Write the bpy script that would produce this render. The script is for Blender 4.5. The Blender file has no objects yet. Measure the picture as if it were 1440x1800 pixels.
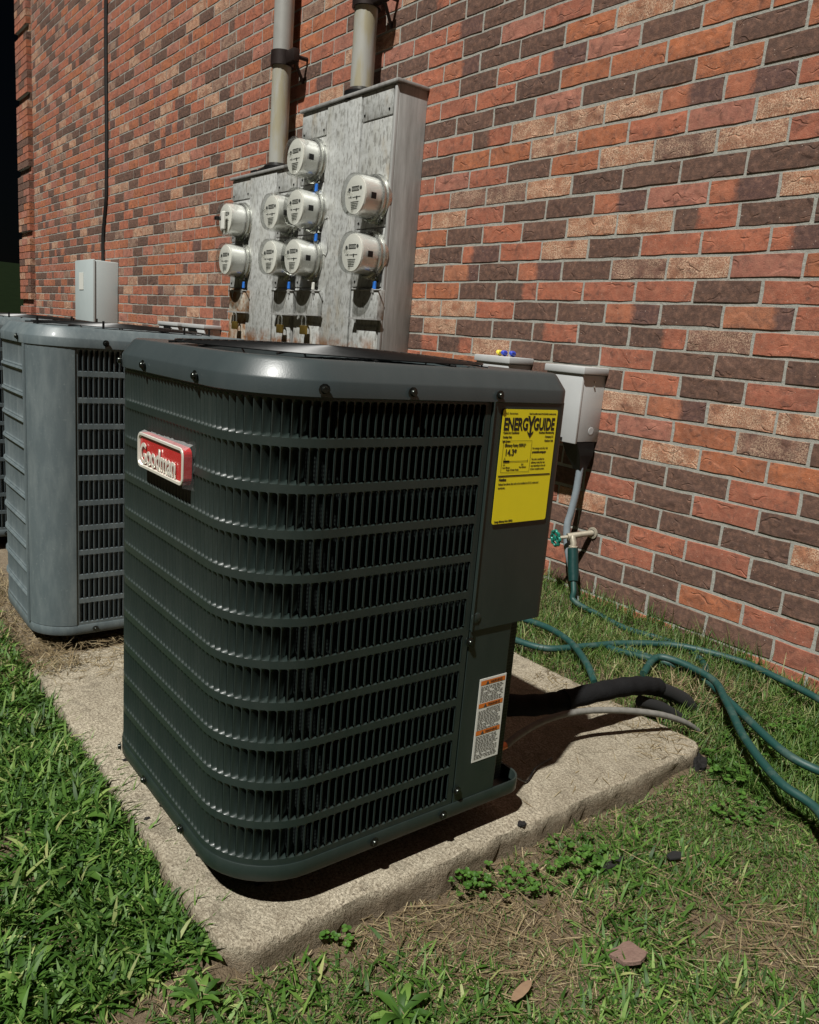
import bpy, bmesh, math, random
import numpy as np
from mathutils import Vector, Matrix
random.seed(7); rng = np.random.default_rng(11)
SC = bpy.context.scene; COL = SC.collection
R = math.radians
# ------------------------------------------------------------------ camera
F_PX, YAW, PITCH, ROLL = 1391.715, 0.89655, 0.21188, 0.08261
CAM = np.array([0.0, -2.5653, 0.9894])
fw = np.array([-math.sin(YAW)*math.cos(PITCH), math.cos(YAW)*math.cos(PITCH), -math.sin(PITCH)])
_r = np.cross(fw, [0, 0, 1]); _r /= np.linalg.norm(_r); _u = np.cross(_r, fw)
rgt = math.cos(ROLL)*_r + math.sin(ROLL)*_u; upv = -math.sin(ROLL)*_r + math.cos(ROLL)*_u
cd = bpy.data.cameras.new('camera'); cam = bpy.data.objects.new('camera', cd); COL.objects.link(cam)
m = Matrix.Identity(4)
for i in range(3):
    m[i][0], m[i][1], m[i][2], m[i][3] = rgt[i], upv[i], -fw[i], CAM[i]
cam.matrix_world = m
cd.sensor_fit = 'HORIZONTAL'; cd.sensor_width = 36; cd.lens = 36*F_PX/1440; cd.clip_end = 500; cd.clip_start = 0.02
SC.camera = cam
def proj(P):
    d = np.asarray(P, float) - CAM; z = d @ fw
    return np.stack([720 + F_PX*(d @ rgt)/z, 900 - F_PX*(d @ upv)/z, z], -1)
# ------------------------------------------------------------------ light
SUN = Vector((-0.25, 0.58, -1.0)).normalized()      # direction the light travels
sl = bpy.data.lights.new('sun', 'SUN'); sl.energy = 5.0; sl.angle = R(1.0); sl.color = (1.0, 0.985, 0.93)
so = bpy.data.objects.new('sun', sl); COL.objects.link(so); so.location = (3, -6, 9)
so.rotation_euler = SUN.to_track_quat('-Z', 'Y').to_euler()
W = bpy.data.worlds.new('World'); SC.world = W; W.use_nodes = True
nt = W.node_tree; bg = nt.nodes['Background']
sky = nt.nodes.new('ShaderNodeTexSky'); sky.sky_type = 'NISHITA'; sky.sun_disc = False
sky.sun_elevation = math.asin(-SUN.z); sky.sun_rotation = math.atan2(-SUN.x, -SUN.y)
nt.links.new(sky.outputs[0], bg.inputs[0]); bg.inputs[1].default_value = 0.0004
vs = SC.view_settings; vs.view_transform = 'Standard'; vs.look = 'None'; vs.exposure = 0.34; vs.gamma = 1; vs.use_curve_mapping = False
SC.render.resolution_x = 819; SC.render.resolution_y = 1024

# ------------------------------------------------------------------ helpers
class MB:
    def __init__(s): s.v = []; s.f = []; s.m = []; s.sm = False
    def add(s, vs, fs, mi=0):
        o = len(s.v); s.v += [tuple(map(float, p)) for p in vs]
        s.f += [tuple(i+o for i in f) for f in fs]; s.m += [mi]*len(fs)
    def box(s, a, b, mi=0, bev=0.0):
        x0, y0, z0 = [min(p, q) for p, q in zip(a, b)]; x1, y1, z1 = [max(p, q) for p, q in zip(a, b)]
        if bev <= 0:
            s.add([(x0,y0,z0),(x1,y0,z0),(x1,y1,z0),(x0,y1,z0),(x0,y0,z1),(x1,y0,z1),(x1,y1,z1),(x0,y1,z1)],
                  [(0,3,2,1),(4,5,6,7),(0,1,5,4),(1,2,6,5),(2,3,7,6),(3,0,4,7)], mi); return
        bm = bmesh.new(); bmesh.ops.create_cube(bm, size=1)
        for v in bm.verts:
            v.co = Vector(((x0+x1)/2+v.co.x*(x1-x0), (y0+y1)/2+v.co.y*(y1-y0), (z0+z1)/2+v.co.z*(z1-z0)))
        bmesh.ops.bevel(bm, geom=bm.edges[:], offset=bev, segments=2, affect='EDGES', profile=0.5)
        bm.verts.index_update(); s.add([v.co[:] for v in bm.verts], [tuple(v.index for v in f.verts) for f in bm.faces], mi); bm.free()
    def tube(s, pts, r, n=10, mi=0, cap=True, closed=False):
        pts = [Vector(p) for p in pts]; N = len(pts); rings = []
        rr = r if hasattr(r, '__len__') else [r]*N
        up = Vector((0, 0, 1)); prev = None
        for i in range(N):
            if closed: t = (pts[(i+1) % N]-pts[i-1])
            else: t = pts[min(i+1, N-1)]-pts[max(i-1, 0)]
            t.normalize()
            if prev is None:
                a = t.cross(up); a = a if a.length > 1e-3 else t.cross(Vector((1, 0, 0))); a.normalize()
            else:
                a = prev - t*prev.dot(t); a.normalize()
            prev = a; b = t.cross(a)
            rings.append([pts[i]+(a*math.cos(2*math.pi*k/n)+b*math.sin(2*math.pi*k/n))*rr[i] for k in range(n)])
        vs = [p for q in rings for p in q]; fs = []
        M = N if closed else N-1
        for i in range(M):
            j = (i+1) % N
            for k in range(n): fs.append((i*n+k, i*n+(k+1) % n, j*n+(k+1) % n, j*n+k))
        if cap and not closed:
            fs.append(tuple(range(n))[::-1]); fs.append(tuple((N-1)*n+k for k in range(n)))
        s.add(vs, fs, mi)
    def lathe(s, prof, c, axis=(0, -1, 0), n=32, mi=0):   # prof: (radius, distance along axis)
        ax = Vector(axis).normalized(); a = ax.cross(Vector((0, 0, 1)))
        if a.length < 1e-3: a = Vector((1, 0, 0))
        a.normalize(); b = ax.cross(a); c = Vector(c); vs = []; fs = []
        for r_, h in prof:
            for k in range(n):
                th = 2*math.pi*k/n; vs.append(c+ax*h+(a*math.cos(th)+b*math.sin(th))*max(r_, 1e-5))
        for i in range(len(prof)-1):
            for k in range(n): fs.append((i*n+k, i*n+(k+1) % n, (i+1)*n+(k+1) % n, (i+1)*n+k))
        s.add(vs, fs, mi)
    def loft(s, rings, mi=0, closed=True):
        n = len(rings[0]); vs = [p for q in rings for p in q]; fs = []
        for i in range(len(rings)-1):
            for k in range(n if closed else n-1): fs.append((i*n+k, i*n+(k+1) % n, (i+1)*n+(k+1) % n, (i+1)*n+k))
        s.add(vs, fs, mi)
    def mesh(s, name, mats, origin=(0, 0, 0), smooth=False):
        me = bpy.data.meshes.new(name); o = Vector(origin)
        me.from_pydata([tuple(Vector(p)-o) for p in s.v], [], s.f)
        for mt in (mats if isinstance(mats, (list, tuple)) else [mats]): me.materials.append(mt)
        me.polygons.foreach_set('material_index', s.m)
        bm = bmesh.new(); bm.from_mesh(me); bmesh.ops.recalc_face_normals(bm, faces=bm.faces); bm.to_mesh(me); bm.free()
        if smooth:
            me.polygons.foreach_set('use_smooth', [True]*len(me.polygons))
            try: me.set_sharp_from_angle(angle=R(38))
            except Exception: pass
        me.update(); return me
    def build(s, name, mats, parent=None, smooth=False, origin=None):
        o = worldloc(parent) if parent is not None else Vector(origin or (0, 0, 0))
        ob = bpy.data.objects.new(name, s.mesh(name, mats, o, smooth)); COL.objects.link(ob)
        if parent is not None: ob.parent = parent
        elif origin: ob.location = origin
        return ob
def worldloc(o):
    l = Vector((0, 0, 0))
    while o is not None: l = l+o.location; o = o.parent
    return l
def tag(o, label=None, cat=None, group=None, kind=None):
    if label: o['label'] = label
    if cat: o['category'] = cat
    if group: o['group'] = group
    if kind: o['kind'] = kind
    return o
def empty(name, loc, label, cat, group=None):
    o = bpy.data.objects.new(name, None); COL.objects.link(o); o.location = loc; o.empty_display_size = .05
    return tag(o, label, cat, group)
def inst(name, me, parent, loc, rotz=0.0, sub=None):
    ob = bpy.data.objects.new(name, me); COL.objects.link(ob); ob.parent = parent
    ob.location = Vector(loc)-worldloc(parent); ob.rotation_euler = (0, 0, rotz); return ob
def text(name, body, size, loc, face, mat, parent, ext=0.0003, sx=1.0, align='LEFT', off=0.0, slant=0.0):
    c = bpy.data.curves.new('t', 'FONT'); c.body = body; c.size = size; c.extrude = ext; c.offset = off; c.align_x = align; c.align_y = 'TOP'
    c.resolution_u = 4; c.shear = slant; o = bpy.data.objects.new('t', c); me = bpy.data.meshes.new_from_object(o)
    bpy.data.objects.remove(o); bpy.data.curves.remove(c)
    l = Vector(loc)-worldloc(parent)
    for v in me.vertices:
        x, y, z = v.co.x*sx, v.co.y, v.co.z
        v.co = Vector((z, x, y))+l if face == 'X' else Vector((x, -z, y))+l
    me.materials.clear(); me.materials.append(mat); me.name = name
    ob = bpy.data.objects.new(name, me); COL.objects.link(ob); ob.parent = parent; return ob

# ---- material helper
class NT:
    def __init__(s, name):
        s.m = bpy.data.materials.new(name); s.m.use_nodes = True; s.t = s.m.node_tree; s.b = s.t.nodes['Principled BSDF']
        s.out = s.t.nodes['Material Output']
    def n(s, typ, **k):
        o = s.t.nodes.new(typ)
        for a, b in k.items():
            if a == 'inp':
                for i, v in b.items(): s.set(o, i, v)
            else: setattr(o, a, b)
        return o
    def set(s, node, i, v):
        sock = node.inputs[i]
        if hasattr(v, 'is_output'): s.t.links.new(v, sock)
        elif isinstance(v, tuple) and len(v) == 3 and sock.type == 'RGBA': sock.default_value = (*v, 1)
        else: sock.default_value = v
    def math(s, op, a, b=0.0, c=0.0):
        o = s.n('ShaderNodeMath', operation=op); s.set(o, 0, a); s.set(o, 1, b)
        if op in ('MULTIPLY_ADD', 'SMOOTH_MIN'): s.set(o, 2, c)
        return o.outputs[0]
    def pos(s): return s.n('ShaderNodeNewGeometry').outputs['Position']
    def noise(s, scale, detail=3, vec=None, rough=.55, col=False, dist=0.0):
        o = s.n('ShaderNodeTexNoise'); s.set(o, 'Scale', scale); s.set(o, 'Detail', detail); s.set(o, 'Roughness', rough); s.set(o, 'Distortion', dist)
        s.set(o, 'Vector', vec if vec is not None else s.pos()); return o.outputs['Color' if col else 'Fac']
    def vor(s, scale, vec=None, feat='F1'):
        o = s.n('ShaderNodeTexVoronoi', feature=feat); s.set(o, 'Scale', scale); s.set(o, 'Vector', vec if vec is not None else s.pos()); return o
    def ramp(s, fac, stops, interp='LINEAR'):
        o = s.n('ShaderNodeValToRGB'); s.set(o, 0, fac); cr = o.color_ramp; cr.interpolation = interp
        while len(cr.elements) < len(stops): cr.elements.new(.5)
        for e, (p, c) in zip(cr.elements, stops):
            e.position = p; e.color = (*c, 1) if isinstance(c, tuple) else (c, c, c, 1)
        return o.outputs[0]
    def mix(s, f, a, b, blend='MIX'):
        o = s.n('ShaderNodeMix', data_type='RGBA', blend_type=blend); s.set(o, 0, f); s.set(o, 6, a); s.set(o, 7, b); return o.outputs[2]
    def bump(s, h, st=.5, dist=.002, nrm=None):
        o = s.n('ShaderNodeBump'); s.set(o, 'Strength', st); s.set(o, 'Distance', dist); s.set(o, 'Height', h)
        if nrm is not None: s.set(o, 'Normal', nrm)
        s.set(s.b, 'Normal', o.outputs[0]); return o.outputs[0]
    def bs(s, **k):
        for a, v in k.items(): s.set(s.b, {'col': 'Base Color', 'rough': 'Roughness', 'metal': 'Metallic', 'spec': 'Specular IOR Level', 'coat': 'Coat Weight', 'crough': 'Coat Roughness', 'trans': 'Transmission Weight', 'alpha': 'Alpha'}[a], v)
        return s
def simple(name, col, rough=.5, metal=0.0, var=.25, sc=30, bump=0.0, spec=.5, coat=0.0):
    t = NT(name); f = t.noise(sc, 4)
    t.bs(col=t.mix(f, tuple(c*(1-var) for c in col), tuple(min(1, c*(1+var)) for c in col)), rough=t.math('MULTIPLY_ADD', t.noise(sc*2.3, 3), .2, rough-.1), metal=metal, spec=spec, coat=coat)
    if bump: t.bump(t.noise(sc*6, 3), .5, bump)
    return t.m

def rnd(t):   # one random number per object and per loose piece
    return t.math('FRACT', t.math('ADD', t.math('MULTIPLY', t.n('ShaderNodeObjectInfo').outputs['Random'], 7.31), t.n('ShaderNodeNewGeometry').outputs['Random Per Island']))
BL, BH, BZ0, BX0 = 0.254, 0.08338, 0.950, -3.227
def brick_mat(name, c1, c2, split=None, speck=0.0, dark=0.5):
    t = NT(name); p = t.pos(); r = rnd(t)
    vm = t.n('ShaderNodeVectorMath', operation='ADD'); t.set(vm, 0, p)
    cx = t.n('ShaderNodeCombineXYZ'); t.set(cx, 0, t.math('MULTIPLY', r, 3.7)); t.set(cx, 2, t.math('MULTIPLY', r, 9.1)); t.set(vm, 1, cx.outputs[0]); q = vm.outputs[0]
    col = t.mix(t.ramp(r, [(0, 0.0), (1, 1.0)]), c1, c2)
    sx = t.n('ShaderNodeSeparateXYZ'); t.set(sx, 0, p); X, Z = sx.outputs[0], sx.outputs[2]
    if split:   # part of the brick face fired darker
        course = t.math('FLOOR', t.math('DIVIDE', t.math('SUBTRACT', Z, BZ0), BH))
        even = t.math('SUBTRACT', 1.0, t.math('ABSOLUTE', t.math('MODULO', course, 2.0)))
        fx = t.math('FRACT', t.math('ADD', t.math('SUBTRACT', t.math('DIVIDE', t.math('SUBTRACT', X, BX0), BL), t.math('MULTIPLY', even, .5)), 100.0))
        e = t.math('ADD', fx, t.math('MULTIPLY', t.math('SUBTRACT', t.noise(40, 4, q), .5), .22))
        msk = t.ramp(t.math('ADD', t.math('SUBTRACT', e, t.math('MULTIPLY_ADD', r, .5, .25)), .5), [(.46, 0.0), (.56, 1.0)])
        col = t.mix(msk, col, split)
    col = t.mix(t.ramp(t.noise(13, 4, q, .6), [(.35, 0.0), (.75, dark)]), col, (.060, .038, .034))
    col = t.mix(t.ramp(t.noise(45, 4, q, .7), [(.45, 0.0), (.8, .40)]), col, (.46, .24, .16))
    col = t.mix(t.ramp(t.noise(24, 5, q, .75, dist=.8), [(.52, 0.0), (.66, .62)]), col, (.085, .048, .040))
    col = t.mix(t.ramp(t.noise(330, 2, q, .7), [(.55, 0.0), (.68, .45)]), col, (.07, .042, .035))
    if speck > 0:
        f = t.math('MULTIPLY', t.ramp(t.noise(210, 2, q, .8), [(.46, 0.0), (.56, 1.0)]), t.ramp(t.noise(16, 3, q), [(.36, 0.0), (.56, speck)]))
        col = t.mix(f, col, (.60, .43, .30))
        col = t.mix(t.math('MULTIPLY', t.ramp(t.noise(260, 2, q), [(.56, 0.0), (.62, 1.0)]), .5), col, (.10, .06, .05))
    # small white chips
    col = t.mix(t.math('MULTIPLY', t.ramp(t.noise(150, 1, q), [(.74, 0.0), (.78, 1.0)]), .7), col, (.62, .50, .42))
    t.bs(col=col, rough=.88, spec=.25)
    w = t.n('ShaderNodeTexWave', wave_type='RINGS'); t.set(w, 'Vector', q); t.set(w, 'Scale', 5.0); t.set(w, 'Distortion', 9.0); t.set(w, 'Detail', 2.0); t.set(w, 'Detail Scale', 2.0)
    crease = t.math('MULTIPLY', t.ramp(w.outputs['Fac'], [(0, 0.0), (.06, 1.0)]), 1.0)
    h = t.math('ADD', t.math('MULTIPLY', t.noise(260, 3, q), .55), t.math('ADD', t.math('MULTIPLY', t.noise(28, 4, q), 1.3), t.math('MULTIPLY', crease, t.math('MULTIPLY', t.ramp(t.noise(12, 1, q), [(.52, 0.0), (.6, 1.0)]), .8))))
    t.bump(h, .7, .0030)
    return t.m
RED, RED2, DK, DK2 = (.410, .135, .075), (.330, .115, .072), (.088, .053, .041), (.122, .070, .052)
BM = {'R': brick_mat('brick_red', RED, RED2), 'O': brick_mat('brick_orange', (.43, .145, .065), (.36, .125, .062), dark=.55),
      'D': brick_mat('brick_dark', DK, DK2, dark=.2), 'P': brick_mat('brick_pink', (.40, .165, .115), (.34, .135, .095)),
      'T': brick_mat('brick_speckled', (.40, .175, .095), (.33, .16, .10), speck=.85),
      'U': brick_mat('brick_speckled_dark', (.19, .095, .070), (.15, .085, .065), speck=.55),
      'S': brick_mat('brick_split', RED, (.38, .15, .08), split=(.115, .062, .053)),
      'Z': brick_mat('brick_split_dark', DK2, DK, split=(.36, .12, .07))}
BK = list(BM)
t = NT('mortar'); n1 = t.noise(60, 4); t.bs(col=t.mix(n1, (.235, .235, .21), (.37, .365, .325)), rough=.95, spec=.1)
t.bump(t.math('ADD', t.noise(90, 4), t.math('MULTIPLY', t.noise(300, 2), .5)), .8, .003); MORTAR = t.m

# ------------------------------------------------------------------ ground
def sm(a, b, x): x = np.clip((x-a)/(b-a), 0, 1); return x*x*(3-2*x)
def gz(x, y):
    x = np.asarray(x, float); y = np.asarray(y, float)
    base = -0.060 + .036*np.exp(-((x+1.05)**2+(y+2.10)**2)/.02) - .012*sm(-1.0, -.93, x)*sm(-.6, -.8, y) + .045*sm(-.75, -1.35, x)*sm(-1.0, -.55, y) + .032*sm(-1.95, -2.15, y)*sm(-1.0, -1.5, x) + .02*sm(-2.1, -2.6, x) + .018*sm(-.35, 0, y)
    return base + .006*np.sin(x*7.3+y*3.1)+.005*np.sin(y*11.7-x*4.3)+.004*np.sin(x*23+1)*np.cos(y*19)
t = NT('soil'); n1 = t.noise(9, 5); n2 = t.noise(70, 5, rough=.7)
c = t.mix(n1, (.060, .042, .028), (.15, .105, .07)); c = t.mix(t.ramp(n2, [(.3, 0.0), (.75, .8)]), c, (.20, .15, .10)); c = t.mix(t.ramp(t.noise(200, 3), [(.55, 0.0), (.7, .6)]), c, (.035, .025, .018))
t.bs(col=c, rough=.95, spec=.1); t.bump(t.math('ADD', t.noise(60, 5, rough=.7), t.math('MULTIPLY', t.noise(250, 3), .4)), 1.0, .012); SOIL = t.m
xs = np.unique(np.concatenate([np.linspace(-120, -14, 16), np.linspace(-14, -4, 30), np.linspace(-4, .8, 150), np.linspace(.8, 40, 18)]))
ys = np.unique(np.concatenate([np.linspace(-60, -5, 16), np.linspace(-5, -2.8, 16), np.linspace(-2.8, .05, 100), np.linspace(.05, 80, 20)]))
GX, GY = np.meshgrid(xs, ys, indexing='ij'); GZ = gz(GX, GY)
GZ += 4.5*sm(-15, -75, GX)            # the lawn climbs away from the building
nx, ny = GX.shape
me = bpy.data.meshes.new('ground'); vv = np.stack([GX, GY, GZ], -1).reshape(-1, 3)
I = np.arange(nx*ny).reshape(nx, ny); ff = np.stack([I[:-1, :-1], I[1:, :-1], I[1:, 1:], I[:-1, 1:]], -1).reshape(-1, 4)
me.from_pydata(vv.tolist(), [], ff.tolist()); me.polygons.foreach_set('use_smooth', [True]*len(me.polygons))
t = NT('ground'); p = t.pos(); sx = t.n('ShaderNodeSeparateXYZ'); t.set(sx, 0, p)
far = t.ramp(t.math('MULTIPLY', sx.outputs[0], -.05), [(.22, 0.0), (.36, 1.0)])
t.bs(col=t.mix(far, c if False else t.mix(t.noise(70, 5, rough=.7), t.mix(t.noise(9, 5), (.055, .04, .027), (.125, .09, .06)), (.17, .13, .085)), t.mix(t.noise(3, 4), (.003, .006, .002), (.007, .013, .004))), rough=.95, spec=.05)  # distant lawn coloured almost black, in place of the light's night falloff
t.bump(t.math('ADD', t.noise(60, 5, rough=.7), t.math('MULTIPLY', t.noise(250, 3), .4)), 1.0, .012)
me.materials.append(t.m); g = bpy.data.objects.new('ground', me); COL.objects.link(g); tag(g, 'soil and grass ground in front of the brick wall', kind='structure')

# ------------------------------------------------------------------ brick wall
WX0, WX1, WZ0, WZ1 = -11.70, 1.30, -.22, 5.20
wall = empty('brick_wall', (-5, 0, 0), 'long red and brown brick wall with grey mortar behind the air conditioners', 'wall')
b = MB(); b.box((WX0+.01, .0035, WZ0-.2), (WX1, .22, WZ1)); 
b.build('mortar', MORTAR, wall)
def brick_mesh(L, h, depth, seed, mat):
    r_ = random.Random(seed); cols, rows = 5, 3; j = lambda a: r_.uniform(-a, a); g_ = []
    for i in range(cols):
        for k in range(rows):
            ed = (i in (0, cols-1)) or (k in (0, rows-1))
            x = -L/2+.0018+(L-.0036)*i/(cols-1); z = -h/2+.0018+(h-.0036)*k/(rows-1)
            g_.append((x+(j(.0016) if i in (0, cols-1) else j(.008)), j(.0007)+(.0006 if ed else -.0003), z+(j(.0016) if k in (0, rows-1) else j(.004))))
    fs = [(i*rows+k, (i+1)*rows+k, (i+1)*rows+k+1, i*rows+k+1) for i in range(cols-1) for k in range(rows-1)]
    loop = [i*rows for i in range(cols)]+[(cols-1)*rows+k for k in range(1, rows)]+[i*rows+rows-1 for i in range(cols-2, -1, -1)]+[k for k in range(rows-2, 0, -1)]
    vs = list(g_); o = len(vs)
    for q in loop:
        x, y, z = vs[q]; vs.append((x*(1+.003/L*2), depth, z*(1+.003/h*2)))
    n = len(loop)
    for a in range(n): fs.append((loop[a], o+a, o+(a+1) % n, loop[(a+1) % n]))
    return vs, fs
JT = .0102
variants = [brick_mesh(BL-JT, BH-JT, .009, s, None) for s in range(8)]
vmesh = []
for vs_, fs_ in variants:
    bb = MB(); bb.add(vs_, fs_); vmesh.append(bb.mesh('brick', BM['R']))
half = [brick_mesh(BL/2-JT, BH-JT, .009, 50+s, None) for s in range(3)]
# face colours read off the photograph: course -> (first brick index, kinds)
CODE = {16: (-1, 'RDPRDOOO'), 15: (-1, 'RSDDOTTDO'), 14: (-1, 'RDRSPDOO'), 13: (-1, 'RRRDOOODO'), 12: (-1, 'DDDPDDOD'), 11: (-1, 'RRZTTTSSR'),
        10: (-1, 'DROTOORPTT'[:0]+'DOOTORPTT'), 9: (-1, 'RPRDOTUTR'), 8: (-1, 'RUUTDDDDR'), 7: (-1, 'RTRDDSPST'), 6: (-1, 'ODRDTTZDD'), 5: (-1, 'TDSRTDRRS'),
        4: (-1, 'DSDSDUTPO'), 3: (-1, 'OODZRRRDR'), 2: (-1, 'TTRDDSDSR'), 1: (-1, 'DTDDZDZUR'), 0: (-1, 'ZZTDDRDDZ'), -1: (-1, 'ROORDDRDR'),
        -2: (2, 'DDTSTTR'), -3: (2, 'RDRPOUD'), -4: (2, 'DRDTOOR'), -5: (2, 'DDDDDRD'), -6: (2, 'RDRDRDR'), -7: (2, 'TRTDDDT'), -8: (2, 'DDDRRDR'),
        -9: (2, 'DRDRDDD'), -10: (2, 'DRDDORD'), -11: (2, 'DRDDDDR'), -12: (2, 'RDRRDRR')}
kr = random.Random(5); bricks = []
c0, c1 = int((WZ0-BZ0)/BH)-1, int((WZ1-BZ0)/BH)
for cc in range(c0, c1+1):
    z = BZ0+(cc+.5)*BH
    if z+BH/2 > WZ1+.02: continue
    off = 0 if cc % 2 else .5
    k0 = math.ceil((WX0-BX0)/BL-off-.01); k1 = math.floor((WX1-BX0)/BL-off)-1
    for k in range(k0-1, k1+1):
        x0 = BX0+(k+off)*BL; x1 = x0+BL
        if x0 < WX0-.005:
            if x1 < WX0+.1: continue
            hf = True; x0 = x1-BL/2
        else: hf = False
        kind = kr.choices(BK, weights=[27, 13, 22, 10, 11, 7, 6, 4])[0]
        if cc in CODE:
            a, s_ = CODE[cc]
            if 0 <= k-a < len(s_): kind = s_[k-a]
        y = 0.0
        bricks.append([(x0+x1)/2+kr.uniform(-.0012, .0012), y+kr.uniform(-.0007, .0010), z+kr.uniform(-.0014, .0014), kind, hf])
P = proj([q[:3] for q in bricks]); P2 = proj([(q[0]+BL, q[1], q[2]) for q in bricks]); P3 = proj([(q[0], q[1], q[2]+BH) for q in bricks])
area = np.abs((P2[:, 0]-P[:, 0])*(P3[:, 1]-P[:, 1])-(P2[:, 1]-P[:, 1])*(P3[:, 0]-P[:, 0]))
vis = (P[:, 2] > 0) & (P[:, 0] > -40) & (P[:, 0] < 1480) & (P[:, 1] > -30) & (P[:, 1] < 1250)
hid = ((P[:, 0] < 960) & (P[:, 1] > 650)) | ((P[:, 0] > 580) & (P[:, 0] < 700) & (P[:, 1] > 190)) | ((P[:, 0] > 960) & (P[:, 0] < 1010) & (P[:, 1] > 690) & (P[:, 1] < 800))
area[~vis | hid] = 0; order = np.argsort(-area); single = set(order[:298].tolist())
wb = MB()
for i, (x, y, z, kind, hf) in enumerate(bricks):
    v = kr.randrange(8)
    if i in single and not hf:
        ob = inst('brick', vmesh[v], wall, (x, y, z)); ob.material_slots[0].link = 'OBJECT'; ob.material_slots[0].material = BM[kind]
    else:
        vs_, fs_ = half[v % 3] if hf else variants[v]
        wb.add([(px+x, py+y, pz+z) for px, py, pz in vs_], fs_, BK.index(kind))
tag(wb.build('brickwork', [BM[k] for k in BK], wall), kind='stuff')
qn = MB(); mo = MB(); kr2 = random.Random(8)                          # brick pilaster at the far corner
for cc in range(c0, c1+1):
    z0 = BZ0+cc*BH+.005; z1 = z0+BH-.010
    if z1 > WZ1+.02: continue
    rec = cc in (39, 30, 20, 11, 1); y = -.020 if rec else -.055
    cuts = [-11.71, -11.42, -11.13] if cc % 2 else [-11.71, -11.565, -11.275, -11.13]
    for a_, b_ in zip(cuts[:-1], cuts[1:]):
        qn.box((a_+.005, y+kr2.uniform(-.001, .001), z0), (b_-.005, .0, z1), kr2.choice([0, 0, 0, 1, 2, 2, 3, 4]))
    mo.box((-11.70, y+.006, z0-.005), (-11.137, .002, z1+.005))
tag(qn.build('pilaster_brick', [BM[k] for k in BK], wall), kind='stuff'); mo.build('pilaster_mortar', MORTAR, wall)

# ------------------------------------------------------------------ concrete pads
t = NT('concrete'); n1 = t.noise(5, 4); n2 = t.noise(160, 3, rough=.75); n3 = t.noise(30, 5, rough=.7)
c = t.mix(n1, (.215, .188, .140), (.345, .305, .230)); c = t.mix(t.ramp(n3, [(.4, 0.0), (.7, .55)]), c, (.15, .115, .075))
c = t.mix(t.ramp(n2, [(.44, 0.0), (.6, .7)]), c, (.55, .49, .38)); c = t.mix(t.ramp(t.noise(240, 2), [(.57, 0.0), (.64, .8)]), c, (.10, .08, .06))
c = t.mix(t.ramp(t.noise(2.6, 5, rough=.65), [(.42, 0.0), (.68, .45)]), c, (.13, .11, .078)); c = t.mix(t.ramp(t.noise(14, 5, rough=.7, dist=.6), [(.54, 0.0), (.62, .4)]), c, (.095, .08, .058))
sx = t.n('ShaderNodeSeparateXYZ'); t.set(sx, 0, t.pos())
side = t.ramp(t.math('ADD', t.math('MULTIPLY', sx.outputs[2], 12.0), t.math('MULTIPLY_ADD', t.noise(25, 3), .3, .75)), [(.55, 1.0), (.92, 0.0)])
c = t.mix(t.math('MULTIPLY', side, .8), c, t.mix(t.noise(50, 4), (.06, .045, .03), (.20, .15, .10)))
t.bs(col=c, rough=.93, spec=.15); t.bump(t.math('ADD', t.math('MULTIPLY', n2, .6), t.math('ADD', n3, t.math('MULTIPLY', t.noise(450, 2), .35))), .95, .006); CONC = t.m
def pad(name, x0, x1, y0, y1, ztop, zbot, label, seed):
    r_ = np.random.default_rng(seed); nx_, ny_ = 90, 100; rc = .05
    # outline ring, worn
    def ring(ins, z, jit):
        out = []; rr = rc
        P_ = [(x1-rr, y1-rr, 0), (x0+rr, y1-rr, 90), (x0+rr, y0+rr, 180), (x1-rr, y0+rr, 270)]
        pts = []
        for a in range(4):
            cx_, cy_, a0 = P_[a]
            for s_ in range(9):
                th = R(a0+s_*90/8); pts.append((cx_+math.cos(th)*rr, cy_+math.sin(th)*rr, math.cos(th), math.sin(th)))
            nxt = P_[(a+1) % 4]; th = R(a0+90); ex, ey = cx_+math.cos(th)*rr, cy_+math.sin(th)*rr; fx, fy = nxt[0]+math.cos(th)*rr, nxt[1]+math.sin(th)*rr
            for s_ in range(1, 70): pts.append((ex+(fx-ex)*s_/70, ey+(fy-ey)*s_/70, math.cos(th), math.sin(th)))
        for i, (x, y, nx0, ny0) in enumerate(pts):
            w = jit*(math.sin(i*.35+seed)*.5+math.sin(i*.9)*.3+r_.uniform(-.6, .6)); out.append((x-nx0*(ins+w), y-ny0*(ins+w), z+r_.uniform(-.0012, .0012)*(jit > 0)))
        return out
    b = MB(); rings = [ring(.0, zbot, .007), ring(-.002, ztop-.05, .009), ring(.0, ztop-.028, .007), ring(.001, ztop-.012, .0045), ring(.006, ztop-.003, .003), ring(.019, ztop, .001), ring(.05, ztop, 0)]
    b.loft(rings); n = len(rings[-1]); o = len(b.v)-n
    b.f.append(tuple(range(o, o+n))); b.m.append(0)
    ob = b.build(name, CONC, smooth=True, origin=((x0+x1)/2, (y0+y1)/2, 0)); return tag(ob, label, 'concrete pad')
pad('concrete_pad', -2.34, -.995, -2.068, -.685, 0, -.16, 'weathered tan concrete pad under the new dark green air conditioner', 1)
pad('concrete_pad', -3.75, -2.36, -2.05, -.69, -.03, -.18, 'concrete pad partly buried in dead grass under the older grey air conditioner', 2)

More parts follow.
